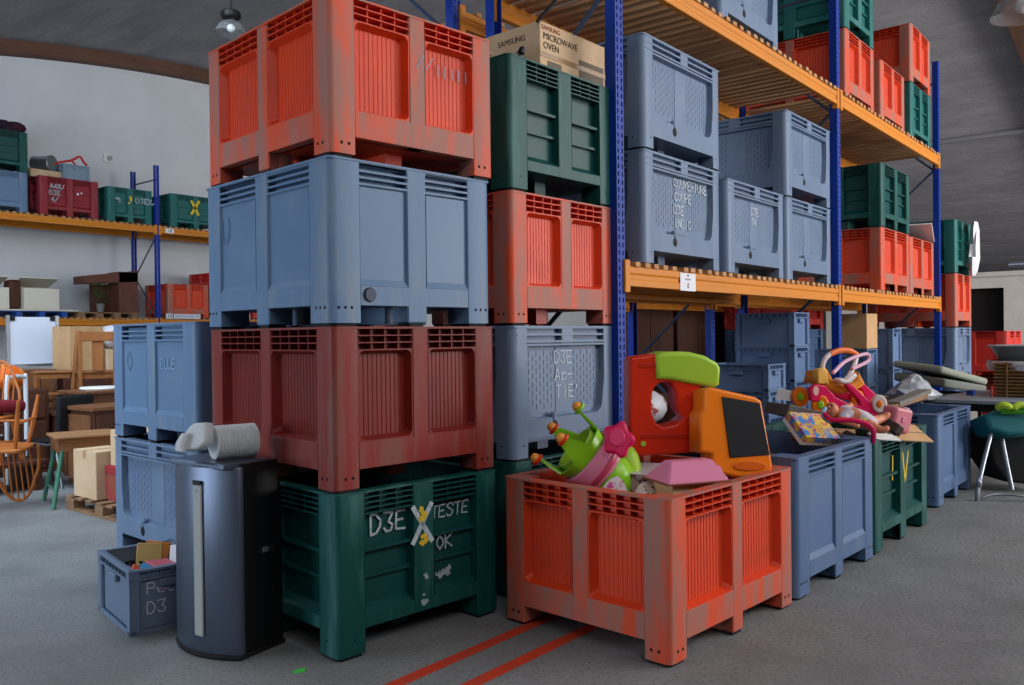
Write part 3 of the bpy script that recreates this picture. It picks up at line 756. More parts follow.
tp = [(min(x, D-.04), y*.96, H-.01) for x, y in body]
mb.ring([(x, y, H-.16) for x, y in body], tp); mb.add(tp, [tuple(range(nb))]); mb.add([(x, y, .03) for x, y in body], [tuple(range(nb))])
ob('body', mb.mesh('body', 0, 1, True), m_black, ac)
ob('base', MB().prism([(x*1.03, y*1.02) for x, y in arc]+[(D, W-.02), (D, -W+.02)], 0, .024).mesh('base', .008), m_dark, ac)
ob('top_panel', MB().prism(rpoly([(-D-.035, -W+.02), (D-.06, -W+.03), (D-.06, W-.03), (-D-.035, W-.02)], .03, 4), H-.03, H-.004).mesh('top_panel', .006), m_silver, ac)
yc = -.045
st = ob('trim_strip', MB().box(-.004, .006, -.03, .03, .10, .80).mesh('trim_strip', .003), mat('pale_grey_plastic', srgb(168, 172, 170), .35), ac, (-D-.056, yc, 0), (0, 0, .0))
ob('control_window', MB().box(-.006, .002, -.028, .028, .795, .815).mesh('control_window'), m_black, st)
ob('indicator', MB().lathe([(0, -.006), (.008, -.006), (.008, .002)], 10, 'x', (0, 0, .77)).mesh('indicator'), m_chrome, st)
ob('carry_handle', MB().box(-.02, .07, -.005, .004, .46, .50).mesh('carry_handle', .004), m_dark, ac, (0, -W+.002, 0))
ob('handle_slot', MB().box(-.012, .02, -.007, .004, .468, .492).mesh('handle_slot', .003), m_chrome, ac, (.01, -W+.001, 0))
# folded exhaust hose
hs = thing('exhaust_hose', 'white ribbed exhaust hose coiled on top of the air conditioner', 'hose', (2.30, 3.60, H-.003), math.radians(-13))
prof = [(.045, .0)]
for k in range(14):
    x = .002+k*.0145; prof += [(.076, x), (.080, x+.004), (.080, x+.008), (.073, x+.0125)]
prof += [(.04, .206), (.038, .10), (.042, .006)]
m_hose = mat('white_hose_plastic', srgb(206, 210, 214), .4, srgb(190, 194, 200), 8, .4, .8)
ob('ribbed_tube', MB().lathe(prof, 24, 'x', (-.10, 0, .081)).mesh('ribbed_tube', smooth=True), m_hose, hs)
traced('nozzle', [[(176, 449), (177, 443), (189, 426), (194, 423), (205, 422), (206, 441), (198, 449), (186, 451)]], atD(190, 440, 3.93), -_f-_r*.3+Vector((0, 0, .2)), .07, m_hose, hs, .012, res=3)
traced('nozzle_flange', [[(174.5, 451), (175, 443), (181, 433), (185, 434), (181, 446), (184, 452)]], atD(178, 445, 3.91), -_f-_r*.3+Vector((0, 0, .2)), .03, m_hose, hs, .006)
# ------------------------------------------------------------------ euro crates
def crate(label, c, rz, L=.6, W=.4, H=.32, m=None, filled=True, group=None):
    t = thing('storage_crate', label, 'crate', c, rz, group); m = m or mat('crate_grey_plastic', srgb(104, 122, 146), .4, srgb(116, 132, 154), 5, .4, .8)
    e = .018; k = ('crate', L, W, H)
    if k not in CACHE:
        d = {}
        for F, nm in ((L, 'L'), (W, 'W')):
            d[nm] = MB().box(-F/2+.03, F/2-.03, e, e+.008, .015, H-.05).mesh('side_panel')
            mb = MB().box(-F/2, F/2, 0, .02, H-.055, H-.045).box(-F/2, F/2, -.004, .03, H-.012, H).box(-F/2, F/2, .018, .026, H-.05, H)
            for i in range(int(F/.06)): mb.box(-F/2+.03+i*.06, -F/2+.036+i*.06, 0, .024, H-.05, H-.01)
            d[nm+'r'] = mb.mesh('rim')
            d[nm+'b'] = MB().box(-F/2, F/2, .0, .03, .0, .02).mesh('base_edge')
            d[nm+'h'] = MB().box(-.06, .06, -.008, .02, H-.10, H-.06).mesh('hand_grip', .006)
        mb = MB(); mb.box(0, .05, 0, .008, .0, H-.01).box(0, .008, 0, .05, .0, H-.01).box(.052, .06, .004, .02, .0, H-.05).box(.004, .02, .052, .06, 0, H-.05)
        d['c'] = mb.mesh('corner_post', .002)
        d['f'] = MB().box(-L/2+.01, L/2-.01, -W/2+.01, W/2-.01, .008, .02).mesh('crate_floor')
        CACHE[k] = d
    d = CACHE[k]
    for i, (x, y) in enumerate(((-L/2, -W/2), (L/2, -W/2), (L/2, W/2), (-L/2, W/2))): ob('corner_post', d['c'], m, t, (x, y, 0), (0, 0, i*PI/2))
    for nm, a, l in (('L', 0, (0, -W/2, 0)), ('W', PI/2, (L/2, 0, 0)), ('L', PI, (0, W/2, 0)), ('W', -PI/2, (-L/2, 0, 0))):
        ob('side_panel', d[nm], m, t, l, (0, 0, a)); ob('rim', d[nm+'r'], m, t, l, (0, 0, a)); ob('base_edge', d[nm+'b'], m, t, l, (0, 0, a)); ob('hand_grip', d[nm+'h'], m, t, l, (0, 0, a))
    ob('crate_floor', d['f'], m, t)
    return t
rc = math.radians(-11)
ccx = Vector((2.048, 4.131, 0))+Matrix.Rotation(rc, 3, 'Z')@Vector((.2, .29, 0))
cr = crate('small open grey crate of oddments on the floor beside the air conditioner', ccx, rc+PI/2, .58, .4, .32)
p_, r_ = face_loc('left', .58, .4, -.11, .19)
lettering('chalk_writing', ['Petit'], .055, .006, m_chalk3, cr, Vector(p_)+Vector((.016, 0, 0)), r_)
p_, r_ = face_loc('left', .58, .4, -.11, .09); lettering('chalk_writing', ['D3'], .06, .006, m_chalk3, cr, Vector(p_)+Vector((.016, 0, 0)), r_)
RC = Matrix.Rotation(rc+PI/2, 3, 'Z')
def in_crate(name, lab, cat, x, y, z, L, W, H, rot, m):
    o = ob(name, MB().box(-L/2, L/2, -W/2, W/2, -H/2, H/2).mesh(name, .003), m, None, ccx+RC@Vector((x, y, 0))+Vector((0, 0, z)), rot); return tag(o, lab, cat)
filler = in_crate('cardboard_tray', 'brown cardboard tray filling the bottom of the small crate', 'tray', 0, 0, .11, .5, .32, .17, (0, 0, rc+PI/2), m_card)
in_crate('dvd_case', 'orange DVD case leaning at the back of the small crate', 'case', .12, -.05, .27, .014, .13, .18, (.2, .5, rc+1.2), mat('case_orange', srgb(214, 130, 50), .3))
in_crate('dvd_case', 'yellow brown DVD case beside the orange one in the small crate', 'case', .10, -.01, .27, .014, .13, .18, (.1, .45, rc+1.3), mat('case_yellow', srgb(196, 160, 80), .3))
in_crate('dvd_case', 'white DVD case standing against the small crate rim', 'case', -.06, -.12, .275, .014, .13, .18, (-.2, .35, rc+.5), mat('case_white', srgb(214, 210, 216), .3))
in_crate('dvd_case', 'pink DVD case lying flat in the small crate', 'case', -.16, -.02, .285, .13, .19, .015, (.15, .1, rc+.3), mat('case_pink', srgb(206, 96, 110), .3))
in_crate('paperback_book', 'red and blue paperback book at the front of the small crate', 'book', -.2, .05, .25, .12, .18, .02, (.5, -.3, rc+.9), mat('book_blue', srgb(60, 150, 206), .4, srgb(210, 70, 60), 9, .5, .54))
in_crate('paperback_book', 'orange paperback book under the blue one in the small crate', 'book', -.21, .10, .26, .10, .16, .015, (.7, -.2, rc+1.2), mat('book_orange', srgb(216, 90, 50), .4))
o = ob('cable_bundle', MB().tube(smooth_path([(.07*math.cos(a*1.3)+.02*math.sin(a*3), .08*math.sin(a*1.3), .02*math.sin(a*2.1)) for a in range(16)], 4), .009, 6).mesh('cable_bundle', smooth=True), m_black, None, ccx+RC@Vector((.08, .08, 0))+Vector((0, 0, .245)))
tag(o, 'black cable bundle in the small crate', 'cable')
in_crate('game_controller', 'grey gadget next to the cables in the small crate', 'gadget', .0, .12, .25, .13, .06, .04, (.4, .3, .6), mat('gadget_grey', srgb(120, 124, 136), .3))
# ------------------------------------------------------------------ carton with the microwave oven print, in the green box
GZ = 3.03
zb = 2.42
tt = math.radians(S2R)
E1 = Vector((math.cos(tt), math.sin(tt), 0)); E2 = Vector((-math.sin(tt), math.cos(tt), 0)); S2O = Vector((S2X, S2Y, 0))
mwc = Vector((4.15, 3.15, GZ+.004))+E1*.34+E2*.23
mw = carton('cardboard carton printed MICROWAVE OVEN on the upper green box', mwc, .68, .46, .345, tt, m_card2, tape=False)
ob('print', text_mesh('print', 'MICROWAVE\nOVEN', .058, align='LEFT'), m_ink, mw, (-.31, -.232, .235), (PI/2, 0, 0))
ob('print', text_mesh('print', 'SAMSUNG', .04, align='LEFT'), m_redink, mw, (-.325, -.232, .315), (PI/2, 0, 0))
m_tape = mat('brown_tape', srgb(150, 118, 82), .25)
ob('picture_panel', MB().box(-.27, -.13, -.2315, -.23, .03, .12), mat('printed_grey', srgb(110, 100, 88), .8), mw)
ob('picture_panel', MB().box(.05, .32, -.2315, -.23, .03, .2), mat('printed_grey', srgb(110, 100, 88), .8), mw)
ob('tape', MB().box(-.341, .341, -.2325, -.23, .135, .165), m_tape, mw)
for z, s_, tx in ((.27, .05, 'SAMSUNG'), (.18, .045, 'MW 17L'), (.10, .04, 'FRAGILE')):
    ob('print', text_mesh('print', tx, s_), m_redink if s_ == .04 else m_ink, mw, (-.342, 0, z), (PI/2, 0, -PI/2))
c2 = carton('pale open carton flap sticking up behind the corner of the upper green box', S2O+E1*.16+E2*.72+Vector((0, 0, zb)), .2, .4, .68, tt+.1, m_card2, open_=True)
bk = tag(ob('cap_bottle', MB().lathe([(0, 0), (.016, 0), (.02, .02), (.012, .05), (.022, .06), (.018, .09), (0, .1)], 10).mesh('cap_bottle', smooth=True), m_black, None, S2O+E1*.13+E2*.05+Vector((0, 0, GZ-.02)), (.3, .2, 0)), 'small black plastic piece hooked on the upper green box corner', 'plastic piece')
# dark rod leaning above the carton
p0 = mwc+Vector((-.05, .1, .78)); p1 = p0+Vector((.02, .55, .9))
tag(ob('metal_rod', MB().tube([atD(537, 22, 5.15), atD(566, -12, 5.2)], .011, 8).mesh('metal_rod'), m_dark), 'dark rod sticking up behind the microwave carton', 'rod')
# things seen behind the top orange crate
tag(ob('plastic_bag', MB().ball((0,0,0), .07, 10, (1.2, 1, .7)).mesh('plastic_bag', smooth=True), mat('white_film', srgb(220, 222, 228), .3), None, atD(259, 39, 4.75)), 'white plastic film showing over the rim of the top orange box', 'plastic bag')
# ------------------------------------------------------------------ hanging lamps
m_glass = mat('lamp_glass', srgb(232, 236, 238), .06, trans=.95, spec=.6)
def hang_lamp(px, py, Y, label, r):
    p = atY(px, py, Y); t = thing('pendant_lamp', label, 'lamp', p)
    ob('lamp_shade', MB().lathe([(.12*r, .42*r), (.35*r, .40*r), (.75*r, .12*r), (1.0*r, -.35*r), (1.0*r, -.42*r), (.94*r, -.35*r), (.70*r, .09*r), (.30*r, .34*r)], 24).mesh('lamp_shade', smooth=True), m_glass, t)
    ob('bulb', MB().ball((0, 0, -.05*r), .28*r, 12).mesh('bulb', smooth=True), m_white, t)
    ob('lamp_housing', MB().lathe([(0, 1.05*r), (.5*r, 1.0*r), (.62*r, .85*r), (.62*r, .55*r), (.4*r, .40*r), (0, .40*r)], 16).mesh('lamp_housing', .01), m_black, t)
    zc = zv(p.x)-p.z
    ob('cable', MB().tube([(0, 0, 1.0*r), (0, 0, zc)], .012, 6), m_dark, t)
hang_lamp(231, 27, 9.0, 'clear bell pendant lamp with black cap above the left of the orange stack', .19)
hang_lamp(1024, 3, 2.0, 'pale metal pendant lamp shade cut by the upper right corner', .42)
# ------------------------------------------------------------------ toys in the orange box
TR = math.radians(-4.05); TO = Vector((3.298, 1.827, 0)); T1 = Vector((math.cos(TR), math.sin(TR), 0)); T2 = Vector((-math.sin(TR), math.cos(TR), 0))
def tp(a, b, z): return TO+T1*a+T2*b+Vector((0, 0, z))
carton('plain carton filling the left of the orange toy box', tp(.36, .5, .13), .42, .7, .44, TR, tape=False)
carton('plain carton filling the right of the orange toy box', tp(.82, .52, .13), .46, .7, .50, TR, tape=False)
m_red = mat('toy_red', srgb(214, 50, 22), .3); m_lime = mat('toy_lime', srgb(164, 206, 62), .32); m_tor = mat('toy_orange', srgb(240, 126, 26), .3)
m_lime2 = mat('toy_green', srgb(132, 196, 34), .3); m_pink = mat('toy_pink', srgb(214, 128, 160), .35); m_mag = mat('toy_magenta', srgb(206, 20, 84), .3); m_slate = mat('chalkboard_black', srgb(26, 28, 32), .6)
P0 = atD(690, 455, 4.62)
ez = thing('toy_easel', 'red, orange and lime plastic toy easel with chalkboard on the orange box', 'toy', (P0.x, P0.y, P0.z-.02))
nr = -_f+_r*.10
hole = [(654, 388), (660, 383), (672, 382), (676, 392), (678, 410), (684, 418), (676, 424), (664, 427), (656, 423), (652, 412), (652, 398)]
traced('frame', [[(632, 357), (657, 354), (690, 362), (700, 370), (702, 400), (702, 452), (634, 457), (630, 450), (630, 362)], hole[::-1]], P0, nr, .16, m_red, ez, .014)
traced('post', [rrect(680, 380, 700, 424, 4)], P0-Vector(nr).normalized()*.17, nr, .10, m_red, ez, .012)
traced('cap', [[(656, 354), (664, 352), (690, 352), (706, 356), (718, 363), (721, 368), (720, 385), (715, 388), (690, 384), (672, 380), (657, 379)]], P0+Vector(nr).normalized()*.02, nr, .21, m_lime, ez, .022, res=3)
traced('groove', [rrect(640, 434, 700, 439, 2)], P0+Vector(nr).normalized()*.004, nr, .01, mat('toy_red_groove', srgb(190, 42, 20), .35), ez, .003)
traced('groove', [rrect(639, 363, 657, 368, 2)], P0+Vector(nr).normalized()*.004, nr, .01, mat('toy_red_groove', srgb(190, 42, 20), .35), ez, .003)
traced('button', [[(643.5+2.7*math.cos(a), 444+2.7*math.sin(a)-.0) for a in [k*.5236 for k in range(12)]]], P0+Vector(nr).normalized()*.008, nr, .012, m_lime, ez, .003)
P1 = atD(722, 440, 4.46); n2 = -_f+_r*.22+Vector((0, 0, .10))
traced('board_housing', [[(704, 390), (712, 387), (756, 397), (762, 401), (773, 465), (772, 472), (764, 477), (740, 478), (720, 474), (712, 463), (712, 454), (700, 452), (700, 414), (704, 409)]], P1, n2, .15, m_tor, ez, .016, res=3)
traced('chalkboard', [[(722, 396.5), (760, 403), (770, 455), (730, 458)]], P1+Vector(n2).normalized()*.006, n2, .012, m_slate, ez, .003)
traced('pen_tray', [[(750+17*math.cos(a), 466+5*math.sin(a)) for a in [k*.5236 for k in range(12)]]], P1+Vector(n2).normalized()*.006, n2, .010, mat('toy_orange_shade', srgb(214, 98, 20), .35), ez, .003)
# crown-backed toy throne
C0 = atD(590, 455, 4.38)
th = thing('toy_throne', 'lime and pink plastic toy throne with a crown back in the orange box', 'toy', C0-Vector((0, 0, .12)))
ax = (-_r*.74+Vector((0, 0, .62))-_f*.10).normalized(); bx = (_r*.52+Vector((0, 0, .82))).normalized(); bx = (bx-ax*bx.dot(ax)).normalized(); cx_ = ax.cross(bx)
def fr(o, p):
    Mx = Matrix.Identity(4)
    for i in range(3): Mx[i][0] = bx[i]; Mx[i][1] = cx_[i]; Mx[i][2] = ax[i]
    Mx.translation = p; o.matrix_basis = th.matrix_basis.inverted()@Mx; return o
Cb = atD(588, 458, 4.40)
def wall_arc(r0, r1, z0f, z1f, n=25, span=PI*1.25, t=.012, start=None):
    mb = MB(); V = []; a0 = -PI/2-span/2 if start is None else start
    for i in range(n):
        a = a0+span*i/(n-1); zt_ = z1f(i/(n-1)); zl = z0f(i/(n-1))
        for (r, z) in ((r0, zl), (r1, zt_), (r1-t, zt_), (r0-t, zl)): V.append((r*math.cos(a), r*math.sin(a), z))
    F_ = []
    for i in range(n-1):
        for k in range(4): F_.append((i*4+k, i*4+(k+1) % 4, i*4+4+(k+1) % 4, i*4+4+k))
    F_ += [(0, 1, 2, 3), ((n-1)*4+3, (n-1)*4+2, (n-1)*4+1, (n-1)*4)]
    return mb.add(V, F_)
prong = lambda s: .075+.13*max(0, math.cos(s*PI*8))**1.1
fr(ob('crown', wall_arc(.135, .165, lambda s: .0, prong, 65, PI*2, start=0.).mesh('crown', smooth=True), m_lime2, th), Cb)
for k in range(4):
    a = k*PI/2
    q = fr(ob('crown_ball', MB().ball((0, 0, 0), .026, 10).mesh('crown_ball', smooth=True), mat('toy_gold', srgb(228, 150, 60), .35), th), Cb+ax*.215+(bx*math.cos(a)+cx_*math.sin(a))*.17)
    fr(ob('crown_flower', MB().lathe([(.0, -.01), (.034, -.008), (.036, .004), (.02, .01), (0, .01)], 12).mesh('crown_flower', smooth=True), m_red if k else m_lime2, th), Cb+ax*.20+(bx*math.cos(a)+cx_*math.sin(a))*.17)
fr(ob('crown_lining', MB().lathe([(.0, .0), (.12, .0), (.125, .09), (.118, .09), (.113, .01), (0, .01)], 20).mesh('crown_lining', smooth=True), m_lime, th), Cb)
fr(ob('collar', MB().lathe([(.10, -.11), (.155, -.10), (.17, -.03), (.165, .012), (.148, .02), (.14, -.02), (.12, -.08)], 28).mesh('collar', smooth=True), m_pink, th), Cb)
fr(ob('collar_stripe', MB().lathe([(.158, -.085), (.169, -.07), (.171, -.055), (.160, -.05)], 28).mesh('collar_stripe', smooth=True), mat('toy_rose', srgb(190, 70, 100), .4), th), Cb)
wob('seat_shell', MB().ball(atD(612, 482, 4.40), .135, 16, (1.0, .8, 1.15)), m_lime2, th, smooth=True)
wob('seat_side', MB().ball(atD(628, 470, 4.47), .10, 14, (.7, .7, 1.3)), m_lime, th, smooth=True)
fl = [(618+(15.5+2.2*math.cos(5*a))*math.cos(a)*.95, 439+(17+2.4*math.cos(5*a))*math.sin(a)) for a in [k*2*PI/40 for k in range(40)]]
traced('flower', [fl], atD(618, 439, 4.20), -_f-_r*.2+Vector((0, 0, .3)), .05, m_mag, th, .014, res=3)
fl = [(617+8*math.cos(a), 437+9.5*math.sin(a)) for a in [k*2*PI/20 for k in range(20)]]
traced('flower_disc', [fl], atD(618, 439, 4.19), -_f-_r*.2+Vector((0, 0, .3)), .02, mat('toy_magenta_pale', srgb(218, 50, 104), .3), th, .006)
traced('sticker', [[(602, 488), (610, 479), (618, 476), (624, 482), (630, 497), (606, 497)]], atD(614, 488, 4.215), -_f+Vector((0, 0, .25)), .004, mat('sticker_print', srgb(214, 206, 214), .4, srgb(190, 70, 140), 30, .5, .56), th, .001)
# pink toy house, plates and game box
hp = atD(686, 477, 4.22)
ho = thing('toy_house', 'pink toy house with cream walls at the front corner of the orange box', 'toy', hp-Vector((0, 0, .09)), -.55)
ob('house_wall', MB().box(-.13, .10, -.09, .09, .0, .085).mesh('house_wall', .004), mat('toy_cream', srgb(226, 200, 150), .5), ho)
mb = MB().hexa([(-.17, -.13, .08), (.17, -.13, .08), (.17, .13, .08), (-.17, .13, .08)], [(-.10, -.03, .175), (.13, -.03, .175), (.13, .04, .175), (-.10, .04, .175)])
rf = ob('roof', mb.mesh('roof', .006), m_pink, ho)
for k in range(6): ob('roof_rib', MB().tube([(.172, -.10+k*.04, .085), (.134, -.02+k*.011, .168)], .004, 6), mat('toy_lilac', srgb(196, 120, 176), .35), rf)
ob('chimney', MB().lathe([(0, -.02), (.03, -.02), (.03, .01), (.018, .01), (.018, -.01), (0, -.01)], 14, 'x', (.165, -.02, .11)).mesh('chimney'), m_pink, ho)
ob('roof_edge', MB().box(-.175, .175, -.135, .135, .075, .085).mesh('roof_edge', .003), mat('toy_brown', srgb(130, 74, 60), .5), rf)
dk = thing('toy_plate', 'white dotted toy plate standing left of the pink toy house', 'toy', atD(652, 494, 4.24), 0)
traced('plate', [[(652+17*math.cos(a), 493+13*math.sin(a)) for a in [k*2*PI/24 for k in range(24)]]], atD(652, 494, 4.24), -_f+Vector((0, 0, .5)), .02, mat('plate_white', srgb(216, 206, 192), .4), dk, .007)
rnd = random.Random(4)
for k in range(14):
    a, r_ = rnd.uniform(0, 6.28), rnd.uniform(.2, .75)
    x, y = 652+17*r_*math.cos(a), 491+13*r_*math.sin(a)
    traced('dot', [[(x+1.1*math.cos(b), y+.9*math.sin(b)) for b in [j*PI/3 for j in range(6)]]], atD(652, 494, 4.238), -_f+Vector((0, 0, .5)), .004, mat('dot_brown', srgb(80, 50, 44), .5), dk, .001)
gb = thing('game_box', 'printed game box lying below the toy easel in the orange box', 'box', tp(.60, .52, .70), TR+.35)
ob('body', MB().box(-.19, .19, -.12, .12, -.05, .055).mesh('body', .003), mat('game_print', srgb(170, 150, 152), .35, srgb(96, 60, 72), 16, .48, .52), gb)
ob('film_edge', MB().box(-.192, .192, -.122, .122, .05, .058).mesh('film_edge', .003), mat('cling_film', srgb(196, 190, 200), .15), gb)
carton('flat brown carton lid under the chalkboard corner in the orange box', tp(.98, .36, .60), .34, .5, .045, TR+.2, tape=False)
cbl = MB().tube(smooth_path([tp(.80, .25, .66), tp(.9, .22, .71), tp(1.0, .25, .70), tp(1.02, .33, .67)], 5), .012, 8)
tag(ob('toy_hoop', cbl.mesh('toy_hoop', smooth=True), m_black), 'black and white curved handle beside the pink house', 'handle')
# ------------------------------------------------------------------ heap in the slate blue and green floor boxes
carton('carton filling the slate blue box under the toys', (5.15, 2.25, .12), .95, .75, .52, -.04, tape=False)
carton('carton filling the floor green box under the toy walker', (6.40, 2.18, .14), .95, .75, .56, -.02, tape=False)
m_gboard = mat('grey_board', srgb(122, 118, 112), .7, srgb(104, 100, 96), 6, .4, .7)
fb_ = thing('cardboard_sheet', 'long grey-brown cardboard box lying on the slate blue heap', 'cardboard box', atD(796, 412, 6.1), -.12, rot=(.25, .05, .62))
ob('body', MB().box(-.34, .34, -.14, .14, -.05, .03).mesh('body', .004), m_gboard, fb_)
ob('flap', MB().box(-.33, .33, -.13, .13, .03, .034), mat('grey_board_top', srgb(150, 144, 132), .7), fb_)
m_cover = mat('comic_print', srgb(40, 130, 206), .3, srgb(220, 180, 60), 14, .47, .53, fine=(40, srgb(190, 60, 110), .55, .6))
jb = thing('jigsaw_box', 'colourful blue printed jigsaw box on the slate blue box', 'box', atD(812, 428, 5.55), 0, rot=(.75, .1, -.35))
ob('lid', MB().box(-.16, .16, -.11, .11, -.02, .03).mesh('lid', .003), m_cover, jb)
ob('base', MB().box(-.157, .157, -.107, .107, -.05, -.02).mesh('base', .002), m_paper, jb)
# toy walker
PW = atD(840, 395, 6.25); wn = -_f+_r*.25
wk = thing('toy_walker', 'magenta and orange ride-on toy walker with white and orange handle', 'toy', PW-Vector((0, 0, .2)))
nW = wn.normalized()
side = [(810, 389), (817, 384), (826, 386), (836, 397), (850, 404), (862, 406), (858, 399), (846, 385), (852, 384), (874, 405), (880, 412), (878, 416), (858, 413), (838, 408), (824, 403), (812, 401)]
traced('side_frame', [side], PW, wn, .05, m_mag, wk, .01)
traced('side_frame', [[(u+4, v-9) for u, v in side]], PW-nW*.22, wn, .05, m_mag, wk, .01)
traced('emblem', [[(816+3*math.cos(a), 391+5*math.sin(a)) for a in [k*.63 for k in range(10)]]], PW+nW*.004, wn, .008, mat('emblem_pale', srgb(216, 170, 160), .4), wk, .002)
for (u, v, d, r) in ((821, 405, -.04, 10), (801, 397, .14, 10), (880, 404, .05, 9), (858, 398, .24, 8)):
    c = atD(u, v, 6.25+d); rr = r*6.25/FPX
    def pl(nm, R, th_, m_, off): return traced(nm, [[(u+R*.85*math.cos(a), v+R*math.sin(a)) for a in [k*2*PI/20 for k in range(20)]]], c+nW*off, wn+_r*-.35, th_, m_, wk, .012)
    pl('wheel', r, .07, m_tor if u < 870 else mat('wheel_white', srgb(220, 210, 206), .4), 0)
    pl('hub', r*.4, .02, m_lime2 if u < 870 else m_tor, .012)
m_ywl = mat('toy_straw', srgb(226, 176, 84), .4)
traced('seat_shell', [[(817, 372), (828, 369), (834, 380), (848, 386), (858, 380), (860, 372), (866, 384), (856, 392), (842, 394), (830, 390), (822, 384), (815, 384)]], PW-nW*.06, wn, .16, mat('toy_amber', srgb(222, 140, 44), .35), wk, .02, res=3)
traced('seat_pad', [[(818, 371), (826, 368), (830, 384), (818, 384)]], PW-nW*.03, wn, .08, m_ywl, wk, .01)
hpts = [(822, 370, .1), (824, 361, .1), (830, 354, .12), (840, 350.5, .16), (850, 351, .2), (857, 355, .24), (854, 366, .2), (850, 374, .16), (845, 382, .12)]
P_ = [atD(u, v, 6.25+d) for u, v, d in hpts]
wob('handle', MB().tube(smooth_path(P_[:4], 4), .018, 8), mat('toy_white', srgb(226, 214, 216), .35), wk, smooth=True)
wob('handle_grip', MB().tube(smooth_path(P_[2:6], 4), .022, 8), mat('toy_orange_grip', srgb(226, 110, 40), .4), wk, smooth=True)
wob('handle', MB().tube(smooth_path(P_[5:], 4), .018, 8), MATS['toy_white'], wk, smooth=True)
wob('basket_rail', MB().tube(smooth_path([atD(833, 373, 6.3), atD(846, 361, 6.4), atD(866, 354, 6.5), atD(868, 361, 6.5), atD(852, 369, 6.4)], 5), .014, 8), mat('toy_lilac_pale', srgb(224, 176, 200), .4), wk, smooth=True)
traced('basket_lip', [[(838, 380), (842, 378), (848, 380), (856, 373), (858, 376), (852, 383), (844, 384)]], PW+nW*.02, wn, .08, MATS['toy_white'], wk, .012)
# doll
m_skin = mat('doll_skin', srgb(206, 130, 96), .45); m_cloth = mat('doll_romper', srgb(206, 200, 210), .8, srgb(170, 160, 190), 25, .45, .6)
dl = thing('baby_doll', 'baby doll in pale romper lying on its back in the slate blue heap', 'doll', atD(845, 418, 5.75)-Vector((0, 0, .04)))
def skin_mesh(name, pts, edges, rad, sub=2):
    me = bpy.data.meshes.new(name); me.from_pydata([tuple(p) for p in pts], edges, [])
    o = bpy.data.objects.new('tmp', me); COL.objects.link(o)
    md = o.modifiers.new('s', 'SKIN'); o.modifiers.new('d', 'SUBSURF').levels = sub
    for i, r in enumerate(rad): me.skin_vertices[0].data[i].radius = (r, r); 
    me.skin_vertices[0].data[0].use_root = True
    dg = bpy.context.evaluated_depsgraph_get(); dg.update()
    m2 = bpy.data.meshes.new_from_object(o.evaluated_get(dg)); m2.name = name
    bpy.data.objects.remove(o); bpy.data.meshes.remove(me)
    m2.materials.clear(); m2.materials.append(None)
    for p in m2.polygons: p.use_smooth = True
    return m2
dp = [(866, 422, 5.72), (853, 416, 5.75), (842, 414, 5.76), (838, 413, 5.76), (832, 411, 5.76), (826, 410, 5.76),   # pelvis, belly, chest, neck, head
      (846, 409, 5.86), (851, 405, 5.9), (853, 404, 5.9),        # far arm raised
      (842, 421, 5.66), (852, 424, 5.62), (860, 427, 5.6),       # near arm
      (874, 421, 5.78), (882, 418, 5.82), (887, 416, 5.82), (889, 412, 5.82),  # far leg and foot
      (872, 427, 5.66), (880, 430, 5.62), (886, 430, 5.6), (889, 426, 5.6)]
de = [(0, 1), (1, 2), (2, 3), (3, 4), (4, 5), (2, 6), (6, 7), (7, 8), (2, 9), (9, 10), (10, 11), (0, 12), (12, 13), (13, 14), (14, 15), (0, 16), (16, 17), (17, 18), (18, 19)]
dr = [.055, .06, .055, .034, .07, .062, .026, .02, .022, .026, .021, .022, .036, .03, .024, .018, .036, .03, .024, .018]
me = skin_mesh('body', [atD(*p) for p in dp], de, dr)
o = ob('body', me, m_skin, dl); o.matrix_basis = dl.matrix_basis.inverted()
tc = atD(854, 417, 5.74)
tdir = (atD(866, 422, 5.72)-atD(842, 414, 5.76)).normalized()
me = skin_mesh('romper', [atD(868, 423, 5.72), atD(853, 416.5, 5.745), atD(841, 413.5, 5.76), atD(847, 409, 5.86), atD(844, 421, 5.66), atD(874, 421, 5.76), atD(872, 427, 5.66)], [(0, 1), (1, 2), (2, 3), (2, 4), (0, 5), (0, 6)], [.065, .07, .063, .034, .034, .044, .044])
o = ob('romper', me, m_cloth, dl); o.matrix_basis = dl.matrix_basis.inverted()
for nm, u, v, d, r, m_ in (('eye', 828, 405.5, 5.705, .007, m_black), ('eye', 832, 405.5, 5.70, .007, m_black), ('nose', 829, 407, 5.69, .009, m_skin), ('mouth', 828, 411, 5.695, .009, mat('doll_lips', srgb(180, 70, 70), .4))):
    wob(nm, MB().ball(atD(u, v, d), r, 8), m_, dl, smooth=True)
wob('bib', MB().ball(atD(863, 420, 5.70), .05, 10, (1, 1, .7)), mat('doll_yellow', srgb(220, 206, 120), .7), dl, smooth=True)
